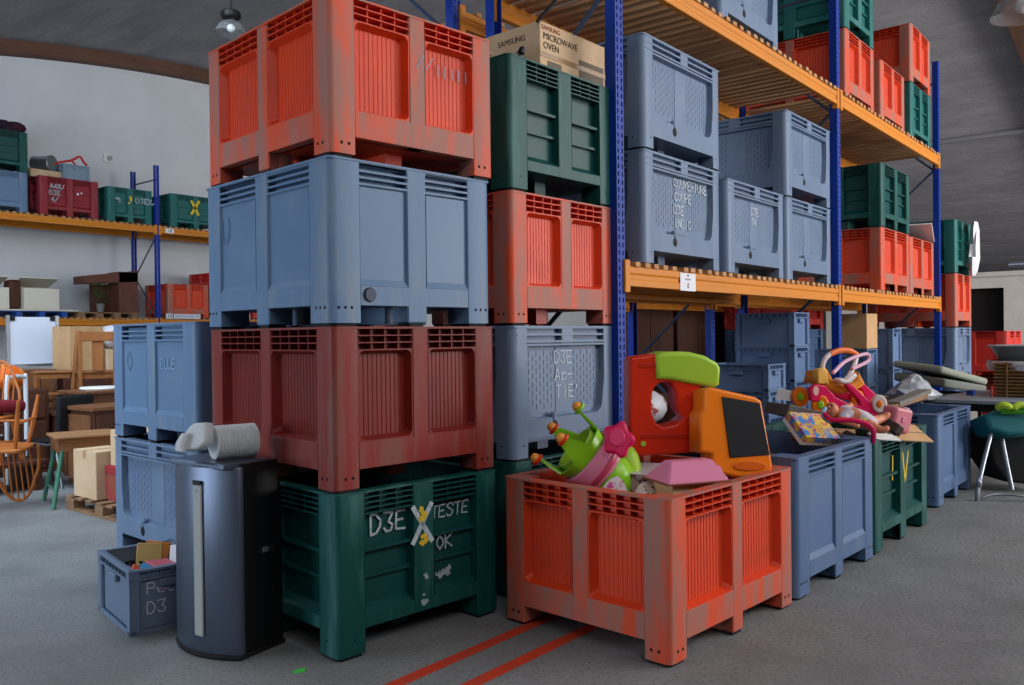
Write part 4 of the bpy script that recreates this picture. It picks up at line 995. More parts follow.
# curved handle, pink bag, board
tag(ob('toy_arch', MB().tube(smooth_path([atD(824, 414, 5.5), atD(832, 420, 5.45), atD(850, 420, 5.45), atD(866, 424, 5.45), atD(873, 431, 5.45), atD(873, 442, 5.5)], 5), .017, 8).mesh('toy_arch', smooth=True), m_mag), 'magenta curved toy bar in front of the doll', 'toy')
tag(ob('toy_ring', MB().tube(smooth_path([atD(825, 408, 5.55), atD(823, 415, 5.5), atD(828, 421, 5.5), atD(836, 420, 5.5)], 5), .014, 8).mesh('toy_ring', smooth=True), mat('toy_skyblue', srgb(110, 160, 196), .4)), 'sky blue curved toy piece beside the doll head', 'toy')
pk = thing('toy_handbag', 'pink toy case beside the doll feet', 'toy', atD(896, 420, 6.0), .1, rot=(.1, .2, -.4))
ob('body', MB().box(-.09, .09, -.06, .06, -.08, .09).mesh('body', .02, 2), mat('toy_salmon', srgb(206, 120, 136), .4), pk)
ob('clasp', MB().box(-.02, .02, -.066, -.058, -.01, .03).mesh('clasp', .004), m_pink, pk)
tag(ob('pale_ball', MB().ball((0, 0, 0), .05, 12).mesh('pale_ball', smooth=True), mat('ball_lilac', srgb(190, 160, 176), .5), None, atD(905, 414, 6.1)), 'pale lilac ball behind the pink toy case', 'ball')
sg = thing('cardboard_flap', 'brown cardboard sheet lying over the green box rim', 'cardboard', atD(898, 432, 6.0), 0, rot=(.55, .1, -.45))
ob('sheet', MB().box(-.26, .26, -.10, .10, -.004, .004), m_card, sg); ob('crease', MB().box(-.26, .26, -.004, .004, .003, .006), m_gboard, sg)
tag(ob('white_board_scrap', MB().box(-.1, .1, -.05, .05, -.006, .006).mesh('white_board_scrap', .002), m_white, None, atD(884, 437, 5.7), (.3, .1, -.6)), 'white plastic scrap on the corner of the slate blue box', 'scrap')
tag(ob('paper_scrap', MB().hexa([(-.08, -.05, 0), (.08, -.05, 0), (.07, .05, .02), (-.08, .05, .01)], [(-.05, -.04, .08), (.06, -.05, .06), (.05, .04, .07), (-.06, .04, .09)]).mesh('paper_scrap'), m_paper, None, atD(786, 400, 6.5)), 'crumpled white paper behind the chalkboard toy', 'paper')
rnd = random.Random(12)
cols = [(150, 90, 50), (60, 64, 84), (176, 150, 110), (120, 60, 70), (90, 84, 76), (70, 110, 90), (190, 170, 150), (60, 50, 50)]
labs = ['brown', 'navy', 'tan', 'plum', 'olive grey', 'sage', 'ivory', 'charcoal']
for k in range(8):
    u, v = 800+k*13, 440-rnd.uniform(0, 8)-(k > 4)*6
    o = tag(ob('toy_block', MB().box(-.07, .07, -.05, .05, -.035, .035).mesh('toy_block', .008), mat('block_'+str(k), srgb(*cols[k]), .5), None, atD(u, v, 5.75+.02*k), (rnd.uniform(-.5, .5), rnd.uniform(-.5, .5), rnd.uniform(0, 3))),
            labs[k]+' toy block wedged in the heap of the slate blue and green boxes', 'toy', 'toy blocks in the heap')
# ------------------------------------------------------------------ crates and cartons under the lower shelf
m_crate2 = mat('crate_blue_plastic', srgb(86, 112, 150), .4, srgb(98, 122, 156), 5, .4, .8)
def stack(x, y, rz, n, H, L, W, where, top=None):
    ords = ['bottom', 'second up', 'third up', 'fourth up', 'fifth up']
    for k in range(n):
        nm = 'topmost' if k == n-1 else ords[k]
        crate('blue crate, %s, in the stack %s' % (nm, where), (x, y, k*(H+.003)), rz, L, W, H, m_crate2, group='crates under the rack')
stack(7.45, 3.32, PI/2, 5, .235, .6, .40, 'nearest the chalkboard toy')
stack(8.22, 3.38, PI/2, 5, .33, .6, .40, 'left of the second blue post')
stack(8.56, 3.55, PI/2, 5, .31, .6, .26, 'directly against the second blue post')
stack(10.35, 3.35, PI/2, 3, .42, .6, .40, 'below a tall carton right of the second post')
stack(10.82, 3.55, PI/2, 2, .42, .6, .40, 'between the carton stack and the tall crates')
stack(11.55, 3.40, PI/2, 3, .50, .6, .40, 'at the right end below the lower shelf')
carton('tall brown carton on crates under the lower shelf right of the second post', (10.35, 3.2, 1.275), .40, .3, .40, 0, m_card)
carton('small carton leaning between crates under the lower shelf', (10.82, 3.45, .85), .3, .4, .42, .1, m_card)
carton('open brown carton at the back of the floor row behind the far slate box', (8.0, 2.86, .80), .3, .1, .30, .2, m_card, tape=False) if False else None
for k, (x, y, L, W, H, c, lab) in enumerate(((9.5, 5.75, 1.2, .5, 1.95, m_darkwood, 'dark wardrobe added behind the racks to darken the gap, leftmost'), (10.8, 5.75, 1.2, .5, 1.90, m_darkwood, 'dark wardrobe added behind the racks to darken the gap, second from left'),
        (12.1, 5.75, 1.2, .5, 1.96, m_darkwood, 'dark wardrobe added behind the racks to darken the gap, third from left'), (13.4, 5.75, 1.3, .5, 1.92, m_darkwood, 'dark wardrobe added behind the racks to darken the gap, fourth from left'))):
    t = thing('backdrop', lab, 'backdrop', (x, y, 0), 0)  # dark block added to hide the wall and darken the space under the shelf
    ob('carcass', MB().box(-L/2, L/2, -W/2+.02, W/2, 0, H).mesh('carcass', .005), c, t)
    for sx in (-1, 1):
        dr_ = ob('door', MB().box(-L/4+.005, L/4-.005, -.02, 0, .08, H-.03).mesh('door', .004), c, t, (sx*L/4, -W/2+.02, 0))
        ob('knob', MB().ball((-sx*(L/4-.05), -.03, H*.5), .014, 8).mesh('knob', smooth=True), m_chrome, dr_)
# dark heap behind the toy easel
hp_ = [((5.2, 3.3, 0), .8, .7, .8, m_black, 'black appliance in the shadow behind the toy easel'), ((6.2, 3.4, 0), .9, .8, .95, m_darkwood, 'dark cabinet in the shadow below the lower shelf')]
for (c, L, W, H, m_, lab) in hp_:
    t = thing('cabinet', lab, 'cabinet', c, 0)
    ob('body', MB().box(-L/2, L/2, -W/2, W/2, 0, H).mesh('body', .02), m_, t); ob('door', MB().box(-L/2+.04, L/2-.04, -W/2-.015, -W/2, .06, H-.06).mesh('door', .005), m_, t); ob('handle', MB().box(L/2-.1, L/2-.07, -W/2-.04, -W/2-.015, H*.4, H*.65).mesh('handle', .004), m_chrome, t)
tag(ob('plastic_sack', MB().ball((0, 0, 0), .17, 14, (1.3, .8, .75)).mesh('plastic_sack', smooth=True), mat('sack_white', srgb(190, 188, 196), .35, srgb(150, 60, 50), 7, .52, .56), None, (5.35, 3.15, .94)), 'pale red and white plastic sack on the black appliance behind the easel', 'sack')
# ------------------------------------------------------------------ lower shelf oddments
wb = thing('foam_board', 'white sheet of board lying over the right-hand orange box on the lower shelf', 'board', (12.3, 3.3, Z1+.83), 0, rot=(.0, .12, .2))
ob('sheet', MB().box(-.55, .62, -.45, .4, 0, .02).mesh('sheet', .004), m_white, wb)
ob('roll', MB().lathe([(0, -.3), (.07, -.3), (.07, .3), (0, .3)], 14, 'x', (-.1, .0, .09)).mesh('roll', smooth=True), m_paper, wb)
pb = MB(); 
for (z, w_, d_) in ((0, .12, .03), (-.12, .17, .05), (-.35, .17, .06), (-.55, .19, .07), (-.75, .11, .05), (-.82, .05, .02)): pb.v += [(w_*math.cos(a)*(1+.28*math.sin(5*a+z*11)), d_*math.sin(a), z) for a in [k*PI/6 for k in range(12)]]
pb.f += [(i*12+k, i*12+(k+1) % 12, i*12+12+(k+1) % 12, i*12+12+k) for i in range(5) for k in range(12)]+[tuple(range(11, -1, -1)), tuple(range(60, 72))]
tag(ob('plastic_sheet', pb.mesh('plastic_sheet', smooth=True), mat('white_film', srgb(222, 222, 232), .3), None, (13.82, 2.63, 3.03), (.04, .08, .1), (.9, 1.2, .95)), 'white plastic sheeting hanging from the green box beyond the rack end', 'plastic sheet')
# ------------------------------------------------------------------ right-hand clutter: table, basket, bag, stroller
tb = thing('folding_table', 'dark folding table with pale edge behind the stroller at right', 'table', (9.75, 1.35, 0), -.06)
ob('table_top', MB().box(-.75, .9, -.45, .75, .77, .805).mesh('table_top', .004), mat('table_grey', srgb(128, 140, 150), .45), tb)
ob('apron', MB().box(-.72, .87, -.42, .72, .70, .77), m_dark, tb)
for sx in (-.65, .8):
    for sy in (-.38, .68): ob('leg', MB().tube([(sx, sy, 0), (sx, sy, .77)], .02, 8), m_dark, tb)
bsk = thing('wicker_basket', 'brown wicker hamper on the table at the right edge', 'basket', (10.05, 1.34, .806), -.06)
m_wick = mat('wicker', srgb(128, 96, 62), .6, srgb(100, 72, 44), 20, .4, .7)
mb = MB(); mb.box(-.40, .5, -.3, .3, 0, .33); ob('liner', mb, m_darkwood, bsk)
for k in range(10): ob('weave_band', MB().box(-.425, .525, -.325, .325, .005+k*.034, .03+k*.034).mesh('weave_band', .01), m_wick, bsk)
for k in range(3): ob('stake', MB().tube([(-.428, -.2+k*.2, 0), (-.428, -.2+k*.2, .345)], .012, 6), m_wick, bsk)
tr = thing('plastic_tub', 'grey oval plastic tub with a clear cover resting on the wicker hamper', 'tub', (10.08, 1.34, 1.16), -.06)
ob('tub_body', MB().lathe([(0, 0), (.36, 0), (.44, .13), (.47, .14), (.47, .155), (.42, .15), (.34, .02), (0, .02)], 28).mesh('tub_body', smooth=True), mat('tub_grey', srgb(140, 146, 150), .4), tr)
ob('tub_cover', MB().lathe([(.46, .0), (.48, -.03), (.46, -.10), (.45, -.10), (.45, 0)], 28).mesh('tub_cover', smooth=True), mat('cover_film', srgb(200, 200, 204), .2), tr)
fg = thing('toy_figure', 'small toy figure with black cap and blue jacket on the grey tub', 'toy', (10.0, 1.20, 1.180), .3)
ob('body', MB().lathe([(0, 0), (.07, .01), (.085, .08), (.06, .14), (.03, .16), (0, .16)], 14).mesh('body', smooth=True), mat('fig_blue', srgb(40, 60, 190), .5, srgb(200, 60, 70), 14, .52, .56), fg)
ob('head', MB().ball((0, 0, .19), .055, 12).mesh('head', smooth=True), mat('fig_skin', srgb(196, 110, 84), .5), fg)
ob('cap', MB().lathe([(0, .27), (.04, .262), (.062, .23), (.064, .205), (.058, .20), (0, .20)], 14).mesh('cap', smooth=True), m_black, fg)
ob('cap_brim', MB().box(-.09, -.04, -.04, .04, .205, .215).mesh('cap_brim', .004), m_black, fg)
# clear plastic bag
m_clear = mat('clear_film', srgb(196, 202, 210), .22, srgb(150, 156, 164), 9, .45, .65)
V = []; rnd = random.Random(3); nn = 14
for i, (z, r) in enumerate(((0, .30), (.06, .36), (.14, .30), (.22, .20), (.27, .13), (.31, .08), (.33, .02))):
    V += [(r*(1+rnd.uniform(-.2, .2))*math.cos(k*2*PI/nn)*1.2-.09*(z/.4), r*(1+rnd.uniform(-.2, .2))*math.sin(k*2*PI/nn), z) for k in range(nn)]
mb = MB(); mb.v = V; mb.f = [(i*nn+k, i*nn+(k+1) % nn, (i+1)*nn+(k+1) % nn, (i+1)*nn+k) for i in range(6) for k in range(nn)]+[tuple(range(nn-1, -1, -1))]
tag(ob('plastic_bag', mb.mesh('plastic_bag'), m_clear, None, (9.06, 2.28, .80), (0, 0, .4), (.62, .62, .75)), 'clear crumpled plastic bag on boards behind the far slate box', 'plastic bag')
carton('low dark carton supporting the clear plastic bag', (9.2, 2.48, 0), .7, .6, .79, .05, m_gboard)
tag(ob('blue_case', MB().box(-.07, .07, -.03, .03, -.02, .03).mesh('blue_case', .004), mat('case_navy', srgb(24, 46, 120), .4), None, (9.22, 1.80, .86)), 'small navy blue case in front of the clear bag', 'case')
tag(ob('red_wire_frame', MB().tube(smooth_path([(0, 0, 0), (.02, 0, .1), (.14, 0, .09), (.2, 0, .03), (.14, .04, .06)], 4), .008, 6).mesh('red_wire_frame'), mat('wire_red', srgb(190, 60, 50), .4), None, (9.42, 1.66, .807)), 'red wire frame on the table edge', 'wire frame')
for k, (u0, v0, u1, v1, d) in enumerate(((893, 404, 925, 391, 7.6), (885, 408, 922, 396, 7.5))):
    a, b = atD(u0, v0, d), atD(u1, v1, d+.6); mid = (a+b)/2; L_ = (b-a).length
    o = ob('plank', MB().box(-L_/2, L_/2, -.06, .06, -.02, .02).mesh('plank', .004), m_oldwood if k else m_gboard, None, mid, (b-a).to_track_quat('X', 'Z').to_euler())
    tag(o, ['grey plank leaning above the far slate box', 'brown plank leaning above the far slate box'][k], 'plank')
tag(ob('folded_mattress', MB().box(-.5, .5, -.3, .3, -.04, .04).mesh('folded_mattress', .03, 3), mat('foam_olive', srgb(140, 146, 132), .7), None, (10.9, 2.45, .98), (.1, .18, -.3)), 'pale folded pad above the planks under the rack end', 'pad')
tag(ob('folded_mattress', MB().box(-.5, .5, -.3, .3, -.05, .05).mesh('folded_mattress', .03, 3), mat('foam_grey', srgb(112, 116, 110), .7), None, (10.9, 2.45, .86), (.1, .12, -.25)), 'grey folded pad lying under the pale one at the rack end', 'pad')
carton('dark carton carrying the folded pads at the rack end', (10.95, 2.45, 0), .8, .6, .74, 0, m_gboard)
m_tub = mat('stroller_tube', srgb(120, 126, 134), .35, metallic=.5); m_teal = mat('stroller_teal', srgb(20, 96, 104), .7); m_hood = mat('stroller_black', srgb(20, 22, 26), .8)
so = thing('stroller', 'folded black and teal stroller with grey tubes at the right edge', 'stroller', (8.75, 1.25, 0), 0)
def sp(u, v, d): return atD(u, v, d)
wob('frame_tube', MB().tube(smooth_path([sp(977, 503, 7.35), sp(980, 478, 7.4), sp(992, 430, 7.6), sp(1000, 408, 7.7)], 4), .018, 8), m_tub, so, smooth=True)
wob('frame_tube', MB().tube(smooth_path([sp(1012, 490, 7.5), sp(1004, 450, 7.6), sp(1000, 425, 7.7)], 4), .018, 8), m_tub, so, smooth=True)
wob('front_axle', MB().tube(smooth_path([sp(977, 505, 7.35), sp(984, 497, 7.35), sp(1000, 494, 7.35), sp(1024, 496, 7.3), sp(1040, 500, 7.3)], 4), .014, 8), m_tub, so, smooth=True)
wob('caster', MB().ball(sp(979, 483, 7.38), .045, 10, (1, .6, 1.1)), m_tub, so, smooth=True)
wob('foot', MB().tube([sp(977, 490, 7.36), sp(977, 507, 7.33)], .016, 8), m_tub, so)
cA = sp(1016, 425, 7.75)
traced('seat_fabric', [[(985, 415), (996, 410), (1040, 409), (1040, 432), (1010, 436), (990, 430)]], sp(1012, 420, 7.55), -_f+Vector((0, 0, .3)), .3, m_teal, so, .04, res=3)
traced('seat_base', [[(986, 428), (1040, 424), (1040, 486), (1006, 482), (992, 462)]], sp(1015, 450, 7.7), -_f, .4, m_hood, so, .03, res=3)
wob('yellow_trim', MB().tube(smooth_path([sp(996, 409, 7.55), sp(1003, 405, 7.5), sp(1012, 408, 7.48)], 4), [.012]+[.03]*7+[.012], 8), mat('trim_yellow', srgb(170, 200, 50), .5), so, smooth=True)
wob('yellow_trim', MB().tube(smooth_path([sp(1012, 409, 7.5), sp(1020, 405, 7.5), sp(1032, 408, 7.48)], 4), [.012]+[.03]*7+[.012], 8), MATS['trim_yellow'], so, smooth=True)
wob('green_trim', MB().tube([sp(1000, 411, 7.56), sp(1036, 411, 7.5)], .03, 8), mat('trim_green', srgb(70, 160, 40), .5), so, smooth=True)
# ------------------------------------------------------------------ left rack shelf contents
YS = YL+.15
def sh(u, v, dy=0): return atY(u, v, YS+dy)
zl = Z1
a = sh(0, 280); b = sh(64, 280)
bp_ = thing('blue_pallet', 'blue painted pallet under the cream drawer units on the left rack', 'pallet', (a.x-.2, YS, zl), 0)
m_bp = mat('pallet_blue', srgb(30, 80, 160), .5)
for k in range(4): ob('stringer', MB().box(-.05, .05, 0, .8, 0, .1), m_bp, bp_, (.1+k*.42, 0, 0))
for k in range(6): ob('plank', MB().box(0, 1.4, 0, .1, .1, .12), m_bp, bp_, (0, k*.14, 0))
ob('plank', MB().box(-.02, 1.62, -.04, .82, .122, .15), m_cream, bp_)
zc = zl+.155
for k, (u0, u1, lab) in enumerate(((-22, 9, 'cream laminate cabinet at the left edge of the left rack'), (23.5, 59, 'cream laminate cabinet standing on the blue pallet'))):
    a, b = sh(u0, 280), sh(u1, 280); Wd = b.x-a.x
    t = thing('cream_cabinet', lab, 'cabinet', (a.x, YS, zc), 0)
    ob('front_panel', MB().box(0, Wd, 0, .02, 0, .40).mesh('front_panel', .003), m_cream, t)
    ob('side_panel', MB().box(0, .02, .02, .6, 0, .4), m_cream, t); ob('side_panel', MB().box(Wd-.02, Wd, .02, .6, 0, .4), m_cream, t)
    ob('back_panel', MB().box(0, Wd, .58, .6, 0, .62), m_cream, t)
    ob('tilted_lid', MB().box(-.02, Wd+.02, 0, .55, 0, .02), m_cream, t, (0, .05, .60), (-.28, 0, 0))
tag(ob('dark_curtain_roll', MB().box(0, .22, 0, .3, 0, .56).mesh('dark_curtain_roll', .05, 2), m_darkwood, None, (sh(11, 280).x, YS+.1, zc)), 'dark brown panel between the two cream cabinets', 'panel')
pa, pb_ = sh(78, 305), sh(138, 305)
wp = thing('wooden_pallet', 'small wooden pallet under the brown lectern on the left rack', 'pallet', (pa.x, YS, zl), 0)
for k in range(4): ob('stringer', MB().box(0, .14, 0, .8, 0, .09), m_oldwood, wp, (k*(pb_.x-pa.x-.14)/3, 0, 0))
for k in range(6): ob('plank', MB().box(0, pb_.x-pa.x, 0, .1, .09, .115), m_oldwood, wp, (0, k*.14, 0))
m_rwood = mat('reddish_wood', srgb(108, 66, 54), .55, srgb(90, 54, 46), 8, .4, .7, (1, 1, .2))
q0, q1, q2 = sh(118, 290, .2), sh(137, 290, .2), sh(83, 268, .2)
lc = thing('wooden_lectern', 'reddish brown wooden lectern with overhanging top on the left rack', 'furniture', (q0.x, YS+.15, zl+.116), 0)
ob('column', MB().box(0, q1.x-q0.x, 0, .5, 0, .86).mesh('column', .005), m_rwood, lc)
mb = MB().hexa([(q2.x-q0.x, 0, .58), (q1.x-q0.x, 0, .66), (q1.x-q0.x, .5, .66), (q2.x-q0.x, .5, .58)], [(q2.x-q0.x, 0, .74), (q1.x-q0.x, 0, .90), (q1.x-q0.x, .5, .90), (q2.x-q0.x, .5, .74)])
ob('overhang', mb.mesh('overhang', .004), m_rwood, lc); ob('back_board', MB().box(q2.x-q0.x+.3, 0, .4, .45, 0, .6), m_darkwood, lc)
pc = sh(101, 302, -.05)
pp = thing('potted_plant', 'small leafy potted plant in front of the wooden lectern', 'plant', (pc.x, YS-.02, zl+.116), 0)
ob('pot', MB().lathe([(0, 0), (.06, 0), (.08, .16), (.085, .17), (.07, .17), (0, .15)], 14).mesh('pot', smooth=True), mat('pot_grey', srgb(120, 116, 116), .6), pp)
rnd = random.Random(9); mb = MB()
m_leaf = mat('leaf_green', srgb(44, 110, 40), .5, srgb(70, 150, 50), 8, .4, .7)
for k in range(70):
    a, r, z = rnd.uniform(0, 6.28), rnd.uniform(.02, .24), rnd.uniform(.18, .62)
    r *= (1-abs(z-.42)*1.6); c = Vector((r*math.cos(a), r*math.sin(a), z)); d = Vector((math.cos(a), math.sin(a), rnd.uniform(-.4, .6))).normalized()*rnd.uniform(.07, .12); s = Vector((-math.sin(a), math.cos(a), 0))*.035
    mb.add([c, c+d*.5+s, c+d, c+d*.5-s+Vector((0, 0, .01))], [(0, 1, 2, 3)])
stuff(ob('foliage', mb, m_leaf, pp)); ob('stem', MB().tube([(0, 0, .15), (.01, 0, .35), (0, .01, .5)], .012, 6), m_darkwood, pp)
tag(ob('brown_panel', MB().box(0, .55, 0, .3, 0, 1.05).mesh('brown_panel', .004), m_rwood, None, (sh(139, 300).x, YS+.3, zl)), 'short brown board behind the blue post on the left rack', 'board') if False else None
# things on the maroon box
zt = Z2+.765; mx = sh(57, 165).x
bkt = thing('metal_drum', 'grey metal drum lying on the maroon box', 'drum', (mx-.1, YBL+.45, zt+.17), 0)
ob('drum_body', MB().lathe([(0, -.2), (.15, -.2), (.165, -.19), (.155, -.15), (.155, .15), (.165, .19), (.15, .2), (0, .2)], 20, 'y').mesh('drum_body', smooth=True), m_chrome, bkt, (0, 0, .14), (0, 0, .5))
ob('drum_lid', MB().lathe([(0, -.21), (.13, -.21), (.13, -.2)], 20, 'y').mesh('drum_lid'), mat('drum_grey', srgb(100, 110, 112), .5), bkt, (0, 0, .14), (0, 0, .5))
carton('pale flat carton under the drum on the maroon box', (mx-.1, YBL+.5, zt-.0), .7, .5, .15, .05, m_card2)
crate('small blue-grey crate on the maroon box', (sh(78, 175).x, YBL+.35, zt), 0, .52, .4, .32, mat('crate_pale', srgb(120, 140, 160), .4))
rb = thing('bicycle_handlebar', 'red bent handlebar lying over the maroon box contents', 'handlebar', (sh(70, 160).x, YBL+.3, zt+.36), 0)
ob('bar', MB().tube(smooth_path([(-.32, 0, -.1), (-.1, 0, 0), (.12, 0, .07), (.28, 0, .17), (.36, 0, .07), (.40, -.05, .0)], 5), .022, 8).mesh('bar', smooth=True), mat('bar_red', srgb(196, 40, 40), .4), rb)
ob('bar_stem', MB().tube([(.12, 0, .07), (.24, 0, -.06)], .02, 8), MATS['bar_red'], rb)
rnd = random.Random(5)
for k in range(4):
    p = sh(2+k*6.5, 128)
    o = ob('dark_bag', MB().ball((0, 0, 0), .17, 12, (1.2, 1, .7)).mesh('dark_bag', smooth=True), mat('bag_dark%d' % k, srgb(34+10*k, 30, 40+6*(k % 2)), .8), None, (p.x, YBL+.4, Z2+1.53+.1+.05*(k % 2)))
    tag(o, ['black bag at the far left of the green box top', 'dark plum bag second from the left edge on the green box', 'charcoal bag third from the left edge on the green box', 'small dark purple bag at the right corner of the green box top'][k], 'bag', 'bags on the left green box')
ws = atY(108, 158, 18.95)
sn = thing('wall_sensor', 'small white sensor box on the gable wall above the green box', 'sensor', ws, 0)
ob('housing', MB().box(-.09, .09, 0, .05, -.09, .09).mesh('housing', .01), m_white, sn); ob('lens', MB().ball((.03, -.01, 0), .06, 10).mesh('lens', smooth=True), MATS['pale_grey_plastic'], sn)
# ------------------------------------------------------------------ furniture store at left
def pallet(label, c, rz=0, L=1.2, W=.8):
    t = thing('wooden_pallet', label, 'pallet', c, rz); m = m_oldwood
    for y in (-W/2, -.05, W/2-.1):
        ob('bottom_board', MB().box(-L/2, L/2, y, y+.1, 0, .022), m, t)
        for x in (-L/2, -.07, L/2-.14): ob('block', MB().box(x, x+.14, y, y+.1, .022, .10).mesh('block', .004), m, t)
    for k in range(7):
        x = -L/2+k*(L-.1)/6; ob('deck_board', MB().box(x, x+.1, -W/2, W/2, .10, .122).mesh('deck_board', .002), m, t)
    return t
pallet('worn wooden pallet on the floor under cartons at left', (3.68, 7.12, 0), PI/2)
carton('brown carton on the pallet nearest the school desk', (3.47, 7.45, .123), .30, .42, .40, 0, m_card2)
ap = thing('produce_box', 'red-brown printed produce box on the pallet behind the carton', 'box', (3.62, 6.95, .123), 0)
ob('body', MB().box(-.22, .22, -.3, .3, 0, .27).mesh('body', .004), mat('print_brown', srgb(140, 76, 56), .7, srgb(150, 60, 56), 9, .5, .55), ap); ob('rim', MB().box(-.225, .225, -.305, .305, .22, .285).mesh('rim', .004), mat('print_red', srgb(150, 44, 52), .6), ap)
carton('upper brown carton standing on the produce box', (3.60, 6.98, .41), .34, .46, .30, 0, m_card2)
# school desk with splayed green legs
ds = thing('school_desk', 'small wooden school desk with splayed green metal legs', 'desk', (3.55, 7.98, 0), -.25)
ob('desk_top', MB().box(-.27, .27, -.24, .24, .60, .625).mesh('desk_top', .005), mat('desk_wood', srgb(158, 116, 78), .5, srgb(136, 98, 66), 8, .4, .7, (.2, 1, 1)), ds)
ob('book_box', MB().box(-.24, .24, -.20, .20, .48, .60).mesh('book_box', .004), mat('desk_ply', srgb(140, 92, 56), .55), ds)
m_gleg = mat('green_leg_paint', srgb(74, 124, 104), .45)
for sx in (-1, 1):
    for sy in (-1, 1): ob('leg', MB().tube([(sx*.2, sy*.18, .52), (sx*.29, sy*.27, 0)], .019, 8).mesh('leg', smooth=True), m_gleg, ds)
    ob('stretcher', MB().tube([(sx*.26, -.24, .15), (sx*.26, .24, .15)], .011, 6), m_gleg, ds)
# windsor chairs
def windsor(label, loc, rot):
    t = thing('windsor_chair', label, 'chair', loc, rot=rot); m = mat('windsor_wood', srgb(178, 104, 46), .4, srgb(156, 86, 36), 10, .4, .7, (1, 1, .2))
    ob('seat', MB().prism(rpoly([(-.19, -.19), (.19, -.19), (.22, .20), (-.22, .20)], .07, 5), .42, .455).mesh('seat', .01), m, t)
    for sx in (-1, 1):
        for sy in (-1, 1): ob('leg', MB().tube([(sx*.14, sy*.14, .43), (sx*.18, sy*.19, .2), (sx*.21, sy*.22, 0)], [.016, .021, .013], 8).mesh('leg', smooth=True), m, t)
        ob('stretcher', MB().tube([(sx*.19, -.2, .2), (sx*.19, .2, .2)], .012, 8), m, t)
    ob('stretcher', MB().tube([(-.19, 0, .2), (.19, 0, .2)], .012, 8), m, t)
    hoop = [(.19*math.cos(a)*(1.12 if math.sin(a) < .6 else 1), -.17-.10*max(0, math.sin(a)), .45+.52*math.sin(a)) for a in [k*PI/14 for k in range(15)]]
    ob('back_hoop', MB().tube(smooth_path(hoop, 3), .014, 8).mesh('back_hoop', smooth=True), m, t)
    for k in range(7):
        x = -.135+k*.045; zt_ = .45+.52*math.sqrt(max(0, 1-(x/.2)**2))
        ob('spindle', MB().tube([(x, -.17, .45), (x*1.1, -.17-.09*(zt_-.45)/.52, zt_)], .0075, 6), m, t)
    return t
windsor('upside-down hoop-back wooden chair standing at the left edge', (2.93, 8.12, .975), (PI+.06, 0, -.72))
windsor('upright hoop-back wooden chair behind the upside-down one at the left edge', (3.16, 9.12, .30), (0, 0, 2.35))
bn = thing('low_bench', 'dark low bench under the upright hoop-back chair', 'bench', (3.1, 9.15, 0), .1)
ob('bench_top', MB().box(-.5, .5, -.3, .3, .26, .30).mesh('bench_top', .004), m_darkwood, bn)
for sx in (-1, 1): ob('leg', MB().box(sx*.42-.03, sx*.42+.03, -.26, .26, 0, .26), m_darkwood, bn)
# tubular school chair with coat
sc_ = thing('tubular_chair', 'grey tubular metal chair draped with a black coat', 'chair', (3.78, 9.1, 0), .5)
for sx in (-1, 1):
    ob('frame_tube', MB().tube(smooth_path([(sx*.19, .2, 0), (sx*.19, .19, .43), (sx*.19, -.12, .45), (sx*.19, -.2, .82)], 4), .012, 8).mesh('frame_tube', smooth=True), m_chrome, sc_)
    ob('leg', MB().tube([(sx*.19, -.14, .44), (sx*.2, -.22, 0)], .012, 8), m_chrome, sc_)
ob('seat', MB().box(-.2, .2, -.17, .2, .455, .475).mesh('seat', .008), m_dark, sc_); ob('backrest', MB().box(-.2, .2, -.215, -.2, .62, .82).mesh('backrest', .006), m_dark, sc_)
ct_ = MB(); ct_.box(-.26, .26, -.25, -.19, .40, .92); 
tag(ob('coat', ct_.mesh('coat', .05, 3, True), m_hood, None, (3.78, 9.1, 0), (0, 0, .5)), 'black coat hung over the tubular chair', 'coat')
sc2 = thing('tubular_chair', 'tubular chair with pale curved back rail at the left edge', 'chair', (3.62, 9.66, 0), .6)
ob('back_rail', MB().tube(smooth_path([(-.15, 0, 0), (-.15, 0, 1.0), (-.11, 0, 1.09), (.11, 0, 1.09), (.15, 0, 1.0), (.15, 0, 0)], 4), .022, 8).mesh('back_rail', smooth=True), mat('rail_white', srgb(206, 212, 218), .35), sc2)
ob('seat', MB().box(-.18, .18, -.35, 0, .40, .43).mesh('seat', .008), m_dark, sc2)
# tables, sideboard, overturned chairs
def table(label, c, rz, L, W, H, m, skirt=.12):
    t = thing('wooden_table', label, 'table', c, rz)
    ob('table_top', MB().box(-L/2, L/2, -W/2, W/2, H-.035, H).mesh('table_top', .006), m, t); ob('apron', MB().box(-L/2+.05, L/2-.05, -W/2+.05, W/2-.05, H-.035-skirt, H-.035), m, t)
    for sx in (-1, 1):
        for sy in (-1, 1): ob('leg', MB().box(sx*(L/2-.07)-.035, sx*(L/2-.07)+.035, sy*(W/2-.07)-.035, sy*(W/2-.07)+.035, 0, H-.035).mesh('leg', .006), m, t)
    return t
m_tw = mat('table_wood', srgb(120, 78, 50), .45, srgb(98, 62, 40), 7, .4, .7, (.2, 1, 1))
tA = table('brown wooden table carrying the overturned chairs', (4.62, 9.45, 0), .05, 1.1, .6, .93, m_tw, .2)
dsk = thing('sideboard', 'dark brown sideboard beside the blue-grey box stack at left', 'sideboard', (4.22, 8.62, 0), .05)
ob('carcass', MB().box(-.42, .42, -.25, .25, .06, .78).mesh('carcass', .005), m_darkwood, dsk); ob('top', MB().box(-.45, .45, -.28, .28, .78, .82).mesh('top', .005), m_tw, dsk)
